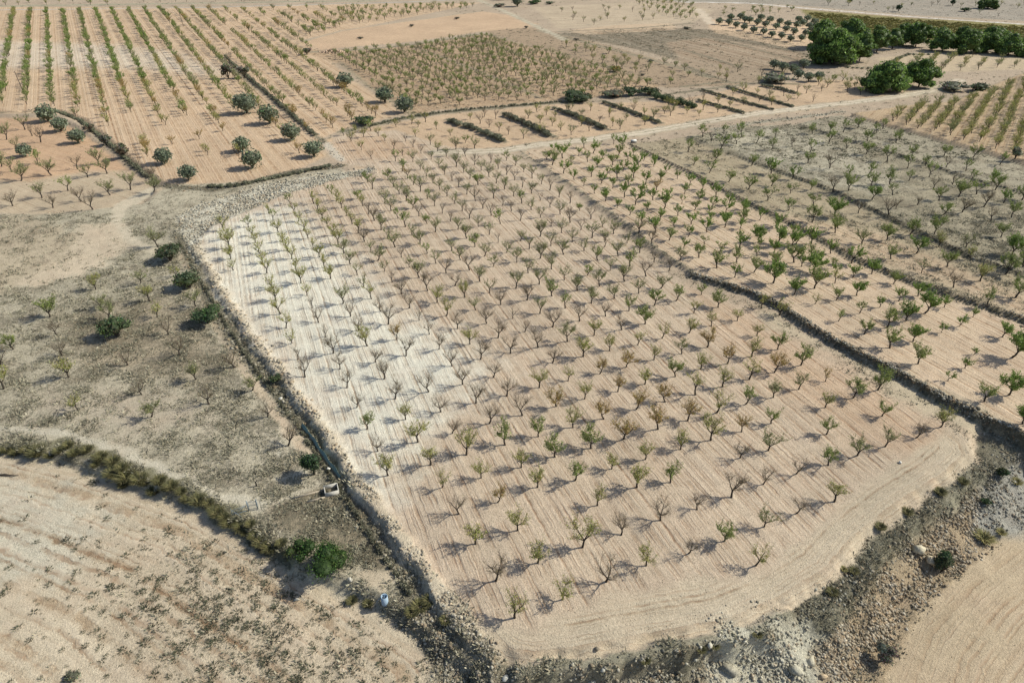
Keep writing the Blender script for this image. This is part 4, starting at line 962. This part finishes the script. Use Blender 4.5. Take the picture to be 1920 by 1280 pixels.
hedge([(335, 452), (372, 520), (402, 572), (432, 622), (470, 680), (512, 738)], 7, .55, 'hedge', "ragged low dry bushes between path and orchard bank, upper stretch", 'grey', grp='ragged bush lines at field edges', nper=50, step=2.2)
hedge([(522, 752), (560, 800), (600, 862), (640, 922), (690, 1000), (735, 1068), (775, 1120)], 11, .6, 'hedge', "ragged low dry bushes at the orchard bank's foot, lower stretch", 'grey', grp='ragged bush lines at field edges', nper=60, step=2.2)
# the pines' underbrush and field edge
hedge([(1590, 128), (1640, 131), (1700, 104), (1760, 104)], 10, 1.0, 'hedge', "grey-green underbrush at the foot of the pine grove", 'scrub', grp='ragged bush lines at field edges', nper=60, step=1.8)
# shrubs in the weedy ground and the foreground
FB = [((208, 643), 66, 54, 'dark', 'shrub', "largest round dark evergreen shrub in the weedy left field", .3), ((346, 551), 60, 42, 'dark', 'shrub', "dark evergreen shrub beside the path, middle of three", .2),
      ((384, 617), 58, 48, 'dark', 'shrub', "dark evergreen shrub beside the path, lowest of three", .3), ((312, 498), 54, 42, 'dark', 'shrub', "dark evergreen shrub beside the path, topmost of three", .3),
      ((518, 724), 30, 22, 'dark', 'shrub', "small dark shrub growing on the orchard bank's edge", .1),
      ((585, 902), 50, 56, 'juni', 'tree', "round green tree with a bare trunk beside the concrete basin", .9),
      ((560, 1066), 62, 44, 'bright', 'shrub', "smaller bright green shrub at the left of the foreground pair", .1), ((612, 1106), 98, 70, 'bright', 'shrub', "large bright green shrub right of the foreground pair", .1),
      ((1773, 1086), 44, 58, 'juni', 'shrub', "upright green shrub at the foot of the rocky slope", .1), ((1880, 902), 30, 26, 'juni', 'shrub', "rounded green shrub high on the rubble at the right edge", .1),
      ((1850, 955), 24, 18, 'juni', 'shrub', "small low green shrub on the rubble near the right edge", .05), ((1660, 1252), 40, 66, 'scrub', 'shrub', "grey-green shrub at the slope's foot by the bottom edge", .1),
      ((128, 1280), 36, 22, 'scrub', 'shrub', "dark low shrub cut by the bottom edge at far left", .05),
      ((425, 150), 26, 30, 'grey', 'tree', "grey half-bare tree at the top of the dark ditch", .5), ((456, 148), 22, 24, 'grey', 'tree', "grey half-bare tree just below the first one in the ditch", .5),
      ((574, 104), 20, 15, 'grey', 'tree', "dark bare-looking tree at the track corner beside the rubble heap", .4),
      ((228, 300), 28, 34, 'grey', 'tree', "grey bushy tree standing in the curving ditch", .3), ((196, 275), 24, 22, 'grey', 'bush', "grey bush in the curving ditch above the bushy tree", .2), ((164, 250), 22, 20, 'grey', 'bush', "olive-grey bush at the top of the curving ditch", .2)]
for px, w_, h_, kd, nm, lb, tr in FB: bush(px, w_, h_, kd, nm, lb, nm, 'shrubs and trees in the rough ground', trunk=tr)

# esparto grass clumps
def clump(seed, n, h, cols):
    r = random.Random(seed); K = MB()
    for i in range(n):
        a = r.uniform(0, 6.283); q = math.sqrt(r.random()) * .35; b0 = np.array((math.cos(a) * q, math.sin(a) * q, -.05))
        o_ = r.uniform(.25, .95); l = h * r.uniform(.6, 1.1); d = U((math.cos(a) * o_, math.sin(a) * o_, 1)); e = U(d + np.array((math.cos(a) * .5, math.sin(a) * .5, -.35)))
        s_ = np.cross(d, (0, 0, 1)); s_ = U(s_) * .035; m_ = b0 + d * l * .6; p_ = m_ + e * l * .45; cc = r.choice(cols); f = r.uniform(.7, 1.25); cc = tuple(x * f for x in cc)
        K.add([b0 - s_, b0 + s_, m_ + s_ * .8, m_ - s_ * .8], [(0, 1, 2, 3)], (), cc); K.add([m_ - s_ * .8, m_ + s_ * .8, p_], (), [(0, 1, 2)], cc)
    return K
GC = [(.155, .145, .06), (.12, .12, .055), (.20, .175, .085), (.10, .10, .05)]
YC = [(.34, .29, .13), (.26, .23, .10), (.22, .22, .09)]
cl = [clump(i, 320, 1.0, GC) for i in range(4)]; cy = [clump(20 + i, 260, 1.0, YC) for i in range(2)]
EG = [(12, 846, 26), (50, 846, 26), (110, 848, 24), (228, 880, 30), (272, 908, 26), (312, 918, 24), (340, 924, 26), (402, 958, 28), (420, 972, 26), (462, 1000, 26), (480, 1008, 30), (70, 852, 40), (95, 856, 26), (128, 838, 26), (140, 852, 30), (163, 846, 28), (190, 860, 34), (212, 868, 34), (180, 874, 22), (215, 892, 44), (238, 898, 50), (262, 903, 40), (232, 912, 26), (289, 924, 32), (300, 905, 34), (322, 915, 34),
      (352, 938, 30), (372, 943, 40), (392, 946, 26), (408, 965, 34), (430, 983, 38), (452, 992, 34), (470, 985, 24), (490, 1020, 34), (508, 1030, 40), (528, 1020, 26), (788, 1140, 40), (806, 1128, 34), (772, 1150, 30), (660, 1128, 26), (690, 1134, 24),
      (835, 1165, 26), (30, 850, 26), (1210, 1240, 24), (1315, 1220, 22), (1420, 1192, 24), (1340, 1212, 22), (1560, 1112, 26), (1650, 990, 26), (1700, 962, 26), (1762, 925, 28), (1806, 906, 24), (1600, 1072, 22)]
for k, (x_, y_, w_) in enumerate(EG):
    s_, g = ppm((x_, y_)); sc = w_ / s_ / 1.5 * .8; src = cl[k % 4]
    if k < 4: o = src.build("grass_clump", M_GRASS); cl[k] = (src, o) 
    else: o = cl[k % 4][1].copy(); C.objects.link(o)
    if k < 4: pass
    o.location = tuple(g); o.scale = (sc, sc, sc * .85); o.rotation_euler = (0, 0, R.uniform(0, 6.28))
    if y_ <= 1150 and x_ < 700:
        n_ = sum(1 for q in EG if q[0] < x_ and q[0] < 700) + 1; lb = "olive-yellow grass clump on the lower-left field's edge, %s from the left" % ordn(n_)
    elif x_ < 900:
        n_ = sum(1 for q in EG if q[0] < x_ and 700 <= q[0] < 900) + 1; lb = "olive-yellow grass clump right of the blue standpipe, %s from it" % ordn(n_)
    else:
        n_ = sum(1 for q in EG if q[0] < x_ and q[0] >= 900) + 1; lb = "grass clump on top of the rocky embankment, %s from the left" % ordn(n_)
    tag(o, lb, "grass clump", "grass clumps")
for k, (x_, y_, w_, lb) in enumerate([(1843, 1012, 34, "straw-yellow grass clump at the rocky slope's foot near the right edge"), (1876, 1000, 18, "small yellow grass clump right of the straw-yellow one"),
                                      (1581, 1068, 14, "tiny yellow clump at the orchard's edge on the embankment"), (1905, 906, 20, "yellow-green clump at the right edge beside the rounded shrub")]):
    s_, g = ppm((x_, y_)); sc = w_ / s_ / 1.5; o = cy[k % 2].build("grass_clump", M_GRASS); o.location = tuple(g); o.scale = (sc, sc, sc * .8); tag(o, lb, "grass clump", "yellow grass clumps")

# ------------------------------------------------------------------ stuff: scrub, stones, weeds
def tuft(seed, cols, n=9):
    r = random.Random(seed); K = MB()
    for i in range(n):
        a = r.uniform(0, 6.283); q = r.uniform(0, .5); b0 = np.array((math.cos(a) * q, math.sin(a) * q, -.05)); h = r.uniform(.25, .6)
        d = np.array((math.cos(a + r.uniform(-1, 1)) * .4, math.sin(a) * .4, h)); s_ = U((r.gauss(0, 1), r.gauss(0, 1), 0)) * r.uniform(.05, .13)
        cc = r.choice(cols); K.add([b0 - s_, b0 + s_, b0 + d * .8], (), [(0, 1, 2)], cc)
    return K.arrays()
TC = [(.30, .28, .20), (.17, .165, .12), (.42, .39, .29), (.14, .15, .11), (.36, .32, .23)]
def density_pick(wt, n, jit=.6):
    c = np.cumsum(wt); i = np.searchsorted(c, rng.random(n) * c[-1]); p = XY[i] + rng.normal(0, jit, (n, 2)) * (.3 + XY[i, 1:2] * .006)
    return np.column_stack([p, terrain(p)]), i
pn = topix(VT); inview = (pn[:, 0] > -120) & (pn[:, 0] < 2040) & (pn[:, 1] < 1380) & (pn[:, 1] > -40)
cl_ = np.clip(.5 + .9 * hashn(XY[:, 0], XY[:, 1], .55, 3.) + .5 * hashn(XY[:, 0], XY[:, 1], 1.7, 8.), 0, 2)
wt = np.clip(SCR - .02, 0, 1) ** 1.2 * cl_ * inview
P_, i_ = density_pick(wt * (1 - .8 * (pn[:, 1] < 400)), 62000)
sz = (.26 + rng.random(len(P_)) ** 4 * 1.0) * (1 + P_[:, 1] / 900)
o = scatter("dry_scrub", [tuft(i, TC) for i in range(6)], P_, rng.random(len(P_)) * 6.28, np.stack([sz, sz, sz * .8], 1), rng.uniform(.6, 1.35, len(P_)), M_GRASS)
tag(o, "grey-brown dead weeds and low scrub on the rough ground and banks", "scrub", None, "stuff")
P_, i_ = density_pick(np.clip(SCR - .2, 0, 1) * inview * (pn[:, 1] < 300) * (pn[:, 0] > 540) * np.clip(cl_, .05, 2) ** 2, 9000, .8)
sz = .5 + rng.random(len(P_)) ** 3 * 1.3
o = scatter("far_scrub", [tuft(70 + i, [(.13, .13, .085), (.18, .17, .11), (.10, .11, .07)], 12) for i in range(4)], P_, rng.random(len(P_)) * 6.28, np.stack([sz, sz, sz * .7], 1), rng.uniform(.7, 1.3, len(P_)), M_GRASS)
tag(o, "scattered low bushes and weeds over the far idle fields", "scrub", None, "stuff")
# small dark weeds dotted over the lower-left field
blm = np.zeros(len(XY), bool); qq = sdf(XY[inview], unproj(BL, -2)) > 1; blm[np.where(inview)[0][qq]] = True
pxy = pn[:, :2]
dens_ = .12 + 1.6 * np.exp(-((pxy[:, 0] - 430 - (pxy[:, 1] - 1150) * .9) / 190) ** 2) * np.clip((pxy[:, 1] - 960) / 150, 0, 1)
P_, i_ = density_pick(dens_ * blm * np.clip(.8 + .35 * cl_, .1, 2), 1700, .8)
sz = .16 + rng.random(len(P_)) ** 4 * .75
o = scatter("weeds", [tuft(40 + i, [(.07, .08, .05), (.10, .095, .06), (.12, .12, .08)], 34) for i in range(4)], P_, rng.random(len(P_)) * 6.28, np.stack([sz * 1.3, sz * 1.3, sz * .8], 1), rng.uniform(.7, 1.3, len(P_)), M_GRASS)
tag(o, "small dark weeds dotted over the bare lower-left field", "weeds", None, "stuff")
# loose stones
def rock(seed):
    r = random.Random(seed); p = (1 + 5 ** .5) / 2
    V = np.array([(-1, p, 0), (1, p, 0), (-1, -p, 0), (1, -p, 0), (0, -1, p), (0, 1, p), (0, -1, -p), (0, 1, -p), (p, 0, -1), (p, 0, 1), (-p, 0, -1), (-p, 0, 1)], float) / 1.9
    F = np.array([(0, 11, 5), (0, 5, 1), (0, 1, 7), (0, 7, 10), (0, 10, 11), (1, 5, 9), (5, 11, 4), (11, 10, 2), (10, 7, 6), (7, 1, 8), (3, 9, 4), (3, 4, 2), (3, 2, 6), (3, 6, 8), (3, 8, 9), (4, 9, 5), (2, 4, 11), (6, 2, 10), (8, 6, 7), (9, 8, 1)])
    V *= np.array([[r.uniform(.5, 1.4) for _ in range(3)] for _ in range(12)]); V *= np.array((1, r.uniform(.6, .9), r.uniform(.45, .75)))
    return V * .5, [F], np.ones((12, 3))
RK = [rock(i) for i in range(8)]
PAL = np.array([(.40, .36, .28), (.30, .28, .22), (.22, .21, .175), (.48, .45, .38), (.40, .29, .18), (.34, .24, .15), (.52, .50, .43), (.16, .155, .13)])
def rocks(name, wt, n, smin, smax, pw, label, warm=None, sink=.16):
    P_, i_ = density_pick(wt, n, .5); sz = smin + (smax - smin) * rng.random(n) ** pw; P_[:, 2] += sz * (.15 - sink) + ROCK[i_] * .1
    c = PAL[rng.integers(0, len(PAL), n)] * rng.uniform(.75, 1.15, (n, 1))
    c = .45 * c * rng.uniform(.6, 1.2, (n, 1)) + .45 * COL[i_] * rng.uniform(.5, 1.3, (n, 1))
    o = scatter(name, RK, P_, rng.random(n) * 6.28, sz, c, M_ROCK); tag(o, label, "stones", None, "stuff"); return o
rocks("rubble", ROCK ** 1.5 * inview * (pxy[:, 1] > 780) * (H > -4.9) * np.clip(.8 + 1.0 * hashn(XY[:, 0], XY[:, 1], .8, 9.) + .4 * hashn(XY[:, 0], XY[:, 1], 2.2, 5.), .04, 2), 40000, .07, .6, 6, "loose rubble of pale, grey and ochre stones on the banks and rocky slope")
rocks("rubble", ROCK ** 1.3 * inview * (pxy[:, 1] <= 780) * (pxy[:, 1] > 200), 9000, .25, .9, 3, "pale rubble on the bank at the upper end of the main orchard")
rocks("stones", PEB * inview * (pxy[:, 1] > 560) * (ROCK < .2) * np.clip(cl_, .3, 2) * (SCR < .5), 14000, .04, .19, 3, "small pale stones scattered over the ploughed soil")
# single boulders
BO = [((1722, 1034), 24, (.50, .45, .33), "largest pale boulder on the rocky slope"), ((1741, 1052), 22, (.44, .38, .27), "pale boulder just below the largest one"), ((1519, 1243), 20, (.46, .42, .32), "pale angular boulder near the bottom, right of the white marl"),
      ((1490, 1258), 26, (.40, .38, .30), "long grey boulder near the bottom left of the angular one"), ((1331, 1211), 14, (.50, .47, .38), "small round white boulder on the embankment"), ((1655, 1228), 16, (.44, .43, .38), "grey boulder at the foot of the slope by the field"),
      ((1541, 1270), 18, (.42, .33, .22), "ochre boulder at the bottom edge"), ((1119, 1218), 11, (.20, .17, .13), "dark stone alone on the headland of the orchard"), ((1131, 1258), 13, (.48, .46, .39), "white boulder at the lower end of the embankment"),
      ((1110, 1276), 16, (.46, .43, .35), "white boulder at the bottom edge under another"), ((948, 1272), 18, (.45, .44, .40), "pale boulder at the bottom edge left of the embankment"), ((557, 1125), 9, (.45, .42, .35), "stone lying at the lower left field's edge"),
      ((1687, 867), 7, (.62, .60, .55), "small white stone on the orchard's right headland"), ((657, 1088), 12, (.55, .52, .44), "white stone right of the large green shrub"), ((527, 748), 8, (.60, .58, .52), "white block in the ditch below the bank shrub"),
      ((615, 880), 8, (.60, .58, .52), "white block under the green netting")]
for px, w_, c_, lb in BO:
    s_, g = ppm(px); V, F, cc = rock(int(px[0])); d = w_ / s_
    o = mesh_np("boulder", V * d * 1.15, F, M_ROCK, None, np.tile(np.array(c_), (12, 1))); g[2] += d * .22; o.location = tuple(g); o.rotation_euler = (0, 0, R.uniform(0, 6.28)); tag(o, lb, "boulder", "single boulders")
s_, g = ppm((1365, 1262)); K = MB(); K.add([(-1.0, .35, .1), (.5, -.55, -.1), (1.3, -.1, .15), (-.3, .75, .45), (-1.0, .4, -.6), (.6, -.5, -.8), (1.3, 0, -.6), (-.2, .8, -.6)], [(0, 1, 2, 3), (0, 4, 5, 1), (1, 5, 6, 2), (2, 6, 7, 3), (3, 7, 4, 0)], (), (.30, .28, .22))
o = K.build("boulder", M_ROCK); o.location = tuple(g + np.array((0, 0, .5))); tag(o, "tilted slab of rock with a shaded face near the bottom edge", "boulder", "single boulders")

# dry stone walls along the terrace steps: rough blocks heaped on the step's face
def stone_wall(pts, z0, z1, label, wid=.9, den=9., smin=.18, smax=.5, tint=1.0):
    P0 = onground(unproj(pts, z0)); segs = np.linalg.norm(np.diff(P0[:, :2], axis=0), axis=1); L = segs.sum(); cum = np.concatenate([[0], np.cumsum(segs)])
    n = int(L * den); d = rng.random(n) * L; i = np.clip(np.searchsorted(cum, d, side='right') - 1, 0, len(segs) - 1); t = ((d - cum[i]) / segs[i])[:, None]
    p = P0[i, :2] * (1 - t) + P0[i + 1, :2] * t; dr = (P0[i + 1, :2] - P0[i, :2]) / segs[i][:, None]; nn = np.stack([-dr[:, 1], dr[:, 0]], 1)
    p = p + nn * rng.uniform(-.62, .38, n)[:, None] * -wid; z = terrain(p); sz = smin + (smax - smin) * rng.random(n) ** 2
    P_ = np.column_stack([p, z + sz * .12 + rng.random(n) * .22]); c = PAL[rng.integers(0, 8, n)] * rng.uniform(.5, 1.0, (n, 1)) * tint
    o = scatter("stone_wall", RK, P_, rng.random(n) * 6.28, sz, c, M_ROCK); tag(o, label, "stone wall"); return o
stone_wall(STR[5:13], 1.0, 0, "long dry stone wall along the right side of the main orchard", 1.3, 22)
stone_wall(STR[:6], .6, 0, "low stony bank continuing the long wall up towards the road", .4, 3.5, .14, .34)
stone_wall(T2[:7] + [(2100, 655)], 1.8, 0, "stone terrace wall above the strip of bushy almond trees", .8, 10, .2, .42, .75)
stone_wall(T3[1:7], 2.4, 0, "second stone terrace wall up on the right, in the dry field", .7, 7, .2, .4, .6)
stone_wall(T4[:5], 2.8, 0, "third terrace wall up on the right, half overgrown", .7, 5, .2, .4, .6)

# ------------------------------------------------------------------ small built things
BLUE = (.16, .26, .38)
_, g = ppm((722, 1130)); t = empty("standpipe", tuple(g), .2); K = MB()
n = 14; ring = lambda r_, z: [(r_ * math.cos(6.283 * i / n), r_ * math.sin(6.283 * i / n), z) for i in range(n)]
K.add(ring(.42, -.1) + ring(.42, 1.25) + ring(.36, 1.25) + ring(.36, .5), [(a * n + i, a * n + (i + 1) % n, (a + 1) * n + (i + 1) % n, (a + 1) * n + i) for a in range(3) for i in range(n)], (), (.30, .40, .50)); K.build("barrel", M_PAINT, t)
K = MB(); K.add(ring(.355, .5) + [(0, 0, .5)], (), [(n, i, (i + 1) % n) for i in range(n)], (.02, .03, .05)); K.tube([(0, 0, .5), (0, 0, 1.5)], [.05, .05], 8, BLUE); K.tube([(-.2, 0, 1.5), (.2, 0, 1.5)], [.05, .05], 8, BLUE); K.build("pipe", M_PAINT, t)
K = MB(); K.tube([(-.4, .1, 1.1), (-1.3, -.1, .0)], [.045, .045], 6, (.25, .28, .30)); K.build("brace", M_PAINT, t)
tag(t, "blue metal barrel-shaped standpipe at the corner of the fenced plot", "standpipe")
# concrete basin with two channel walls
_, g = ppm((622, 922)); t = empty("concrete_basin", tuple(g), RAD(20)); K = MB(); cc = (.46, .44, .39)
for c_, d_ in (((0, .8, .25), (2.0, .14, 1.0)), ((0, -.8, .25), (2.0, .14, 1.0)), ((-.93, 0, .25), (.14, 1.454, 1.0)), ((.93, 0, .25), (.14, 1.454, 1.0))): K.box(c_, d_, 0, cc)
K.build("basin_wall", M_CONC, t); K = MB(); K.box((0, 0, -.1), (1.70, 1.44, .08), 0, (.06, .06, .055)); K.build("basin_floor", M_CONC, t)
for s_ in (.55, -.9): K = MB(); K.box((-3.2 if s_ > 0 else -2.3, s_, .1), (4.4 if s_ > 0 else 2.5, .16, .30), .04, (.40, .34, .26)); K.build("channel_wall", M_CONC, t)
tag(t, "square open concrete basin with two low channel walls below the bank", "basin")
# gate
_, g = ppm((484, 954)); t = empty("metal_gate", tuple(g), RAD(195)); GC_ = (.20, .25, .28)
for x_ in (0, 1.25): K = MB(); K.box((x_, 0, .9), (.12, .12, 2.0), 0, GC_); K.build("gate_post", M_PAINT, t)
K = MB()
for a, b in (((0.1, 0, .2), (0.1, 0, 1.6)), ((1.15, 0, .2), (1.15, 0, 1.6)), ((.1, 0, .25), (1.15, 0, .25)), ((.1, 0, 1.55), (1.15, 0, 1.55)), ((.1, 0, .9), (1.15, 0, .9))): K.tube([a, b], [.03, .03], 6, GC_)
for i in range(8): K.tube([(.2 + i * .12, 0, .25), (.2 + i * .12, 0, 1.55)], [.012, .012], 4, GC_)
K.build("gate_leaf", M_PAINT, t)
K = MB()
for a, b in (((1.4, 0, .1), (3.4, .3, .1)), ((1.4, 0, 1.1), (3.4, .3, .9)), ((3.4, .3, 0), (3.4, .3, 1.3)), ((1.4, 0, 1.1), (3.4, .3, .1)), ((3.4, .3, 1.0), (2.2, .9, .05))): K.tube([a, b], [.03, .03], 6, GC_)
for i in range(9): K.tube([(1.5 + i * .22, i * .035, .1), (1.5 + i * .22, i * .035, 1.05)], [.01, .01], 4, GC_)
K.build("fence_panel", M_PAINT, t)
tag(t, "small grey-blue metal gate with a sagging mesh panel across the pale path", "gate")
# wire fences
def fence(pp, label, h=1.5):
    P = at(pp); t = empty("wire_fence", tuple(P[0])); tag(t, label, "fence")
    tops = []
    for p in P:
        q = p - P[0]; K = MB(); lx, ly = R.uniform(-.12, .12), R.uniform(-.12, .12); K.tube([q - np.array((0, 0, .3)), q + np.array((lx, ly, h))], [.04, .035], 5, (.10, .10, .09)); K.build("post", M_PAINT, t); tops.append((q, q + np.array((lx, ly, h))))
    K = MB()
    for (a0, a1), (b0, b1) in zip(tops[:-1], tops[1:]):
        for f in (.35, .65, .95): K.tube([a0 + (a1 - a0) * f, (a0 + b0) / 2 + ((a1 - a0) + (b1 - b0)) / 2 * f - np.array((0, 0, .05)), b0 + (b1 - b0) * f], [.006] * 3, 3, (.2, .2, .19))
    K.build("wire", M_PAINT, t)
fence([(23, 820), (35, 818), (88, 824), (137, 827), (177, 838), (226, 858), (269, 880), (305, 895), (347, 918), (396, 938), (432, 955)], "wire fence with thin posts along the grassy edge of the pale path")
fence([(490, 955), (525, 1012), (568, 1042), (610, 1075), (663, 1098), (690, 1120), (722, 1132)], "wire fence with thin posts behind the green shrubs, ending at the standpipe")
fence([(771, 1095), (745, 1049), (721, 1008), (690, 965), (660, 930)], "wire fence climbing along the foot of the orchard bank")
# green netting along the bank
P = at([(560, 800), (575, 818), (590, 840), (605, 862), (620, 882), (632, 898)]); P = P + np.array((.3, .1, 0)); t = empty("netting_fence", tuple(P[0])); K = MB(); th = .03; r = random.Random(4)
for i in range(len(P) - 1):
    a, b = P[i] - P[0], P[i + 1] - P[0]
    for k in range(5):
        c0 = a + (b - a) * k / 5; c1 = a + (b - a) * (k + 1) / 5; h0, h1 = (.6 + .12 * math.sin(i * 5 + k), .6 + .12 * math.sin(i * 5 + k + 1))
        o0, o1 = .5 * h0, .5 * h1
        K.add([c0, c1, c1 + np.array((o1, .1, h1)), c0 + np.array((o0, .1, h0)), c0 + np.array((th, 0, -.02)), c1 + np.array((th, 0, -.02)), c1 + np.array((o1 + th, .1, h1 - .02)), c0 + np.array((o0 + th, .1, h0 - .02))],
              [(0, 1, 2, 3), (7, 6, 5, 4), (3, 2, 6, 7)], (), (.17 + .03 * r.random(), .26, .22))
K.build("netting", M_PAINT, t)
for i in range(0, len(P), 2): K = MB(); K.tube([P[i] - P[0] - np.array((0, 0, .2)), P[i] - P[0] + np.array((.4, .1, 1.0))], [.03, .03], 5, (.12, .12, .11)); K.build("post", M_PAINT, t)
tag(t, "strip of sagging green netting along the foot of the orchard bank", "netting")
# vine/old stump
_, g = ppm((481, 911)); K = MB(); K.tube([(0, 0, -.1), (.02, 0, .5), (0, 0, .8), (.25, 0, 1.0), (.1, .1, 1.35)], [.11, .10, .08, .05, .02], 6, (.03, .025, .02)); K.tube([(0, 0, .75), (-.15, 0, 1.0)], [.06, .03], 5, (.03, .025, .02)); o = K.build("tree_stump", M_BARK); o.location = tuple(g)
tag(o, "dead black crooked stump left of the round green tree", "stump")
# white-capped block by the road
_, g = ppm((1188, 268)); t = empty("concrete_block", tuple(g), .2); K = MB(); K.box((0, 0, .35), (1.7, 1.1, .9), 0, (.25, .24, .22)); K.build("base", M_CONC, t); K = MB(); K.box((0, 0, .86), (1.8, 1.2, .12), 0, (.75, .74, .70)); K.build("cap", M_CONC, t)
tag(t, "concrete block with a white top beside the dirt road", "concrete block")
# utility poles
for (x_, y_), hp, lb in (((44, 173), 8.5, "leaning wooden pole at the left among the long orchard rows"), ((275, 80), 8.5, "wooden pole in the middle of the orange orchard"), ((344, 50), 8.5, "wooden pole near the top of the orange orchard")):
    s_, g = ppm((x_, y_)); t = empty("utility_pole", tuple(g)); K = MB(); K.tube([(0, 0, -.5), (-.7, 0, hp)], [.16, .11], 7, (.07, .06, .05)); K.build("pole", M_BARK, t); K = MB(); K.box((-.68, 0, hp - .4), (1.3, .12, .12), 0, (.07, .06, .05)); K.build("crossarm", M_BARK, t); tag(t, lb, "utility pole", "utility poles")
# debris piles on the bare field and small heaps
HP = [((530 + 145, 74), 14, "small dark brush heap at the left end of the bare salmon field"), ((771, 51), 11, "dark brush heap in the middle of the bare salmon field"), ((856, 37), 12, "dark brush heap farthest up the bare salmon field"), ((987, 54), 10, "dark brush heap beside the track corner"),
      ((1080, 77), 12, "brush heap by the ditch right of the track"), ((1205, 143), 12, "brush heap in the sparse field beyond the brown orchard"), ((1221, 117), 12, "brush heap along the ditch beyond the brown orchard"), ((1290, 56), 16, "dark rounded bush on the bank above the weedy strips")]
for px, w_, lb in HP: bush(px, w_, 5, 'grey', 'brush_heap', lb, 'brush heap', 'brush heaps', n=120)
# rubble heap
_, g = ppm((622, 98)); V, F, _c = rock(77); P_ = []; 
for i in range(160):
    a, q = R.uniform(0, 6.28), math.sqrt(R.random()); P_.append((math.cos(a) * q * 7, math.sin(a) * q * 4, 1.6 * (1 - q) - .1))
o = scatter("rubble_heap", RK, np.array(P_), rng.random(160) * 6.28, rng.uniform(.5, 1.5, 160), np.array([(.52, .38, .27)]) * rng.uniform(.7, 1.1, (160, 1)), M_ROCK); o.location = tuple(g); tag(o, "heap of pinkish rubble beside the bare tree at the track corner", "rubble heap")
# dead branch on the lower left field
_, g = ppm((14, 892)); K = MB(); K.tube([(-2.2, 0, .1), (-.4, .1, .22), (1.0, -.1, .2), (1.7, .15, .12)], [.12, .13, .09, .03], 6, (.06, .05, .04))
for i in range(12): a = R.uniform(-1, 1.5); K.tube([(a, 0, .2), (a + R.uniform(-.3, .5), R.uniform(-.6, .6), R.uniform(.1, .5))], [.03, .01], 4, (.06, .05, .04))
o = K.build("dead_branch", M_BARK); o.location = tuple(g); tag(o, "dead dark branch lying on the field at the left edge", "branch")
# farm buildings at the top edge
def house(px, L, Wd, Hh, wall, roof, label, rz=0, cat='farm building'):
    _, g = ppm(px); t = empty('farm_building', tuple(g), rz); K = MB(); K.box((0, 0, Hh / 2 - .2), (L, Wd, Hh + .4), 0, wall); K.build('wall', M_CONC, t)
    K = MB(); e = .4; K.add([(-L / 2 - e, -Wd / 2 - e, Hh + .02), (L / 2 + e, -Wd / 2 - e, Hh + .02), (L / 2 + e, 0, Hh + 1.7), (-L / 2 - e, 0, Hh + 1.7), (-L / 2 - e, Wd / 2 + e, Hh + .02), (L / 2 + e, Wd / 2 + e, Hh + .02)], [(0, 1, 2, 3), (3, 2, 5, 4), (0, 4, 5, 1)], [(0, 3, 4), (1, 5, 2)], roof); K.build('roof', M_CONC, t)
    d = K = MB(); K.box((-L * .1, -Wd / 2 - .03, 1.0), (1.1, .08, 2.1), 0, (.10, .07, .05)); dd = K.build('door', M_PAINT, t)
    K = MB(); K.box((-L * .1 + .4, -Wd / 2 - .1, 1.0), (.12, .05, .05), 0, (.3, .3, .3)); K.build('handle', M_PAINT, dd)
    for x_ in (-L * .35, L * .15, L * .35): K = MB(); K.box((x_, -Wd / 2 - .03, 1.6), (1.1, .08, 1.0), 0, (.05, .06, .07)); K.build('window', M_PAINT, t)
    tag(t, label, cat); return t
house((964, -1), 13, 8, 3.2, (.78, .77, .74), (.30, .17, .11), "white farmhouse cut by the top edge, right of the track")
house((938, 0), 7, 7, 3.0, (.16, .11, .10), (.24, .15, .11), "dark reddish shed touching the white farmhouse")
house((480, -1), 17, 8, 3.4, (.055, .055, .065), (.28, .28, .28), "long dark shed cut by the top edge above the orange orchard")
bush((1003, 9), 28, 9, 'bright', 'bush', "bright green bush right of the white farmhouse", 'bush', 'bushes by the farmhouse'); bush((970, 14), 24, 12, 'olive', 'bush', "grey-green bush in front of the white farmhouse", 'bush', 'bushes by the farmhouse')
bush((1032, 9), 20, 6, 'scrub', 'bush', "low dark bush farther right of the farmhouse", 'bush', 'bushes by the farmhouse'); bush((935, 15), 26, 8, 'scrub', 'bush', "grey scrub bush beside the track below the farmhouse", 'bush', 'bushes by the farmhouse')
# vine rows of the green field
q = unproj([(1510, 26), (1700, 40), (1920, 54), (2200, 66), (2200, 122), (1920, 96), (1700, 72), (1560, 50)], 0)
vr = np.array([(x_, y_) for x_ in np.arange(q[:, 0].min(), q[:, 0].max(), 1.3) for y_ in np.arange(q[:, 1].min(), q[:, 1].max(), 4.5)]); vr = vr[sdf(vr, q) > .5] + 0.
vr[:, 1] += (vr[:, 0] * .35) % 4.5; vr += rng.normal(0, .25, vr.shape); K = MB(); r = random.Random(3); blob(K, (0, 0, .7), (.9, .7, .6), 26, .42, [(.19, .18, .055), (.14, .15, .05), (.22, .18, .06)], r)
o = scatter("vines", [K.arrays()], onground(vr), rng.random(len(vr)) * 6.28, rng.uniform(.7, 1.3, len(vr)), rng.uniform(.8, 1.2, len(vr)), M_LEAF); tag(o, "yellow-green vine rows of the far field behind the pines", "vines", None, "stuff")
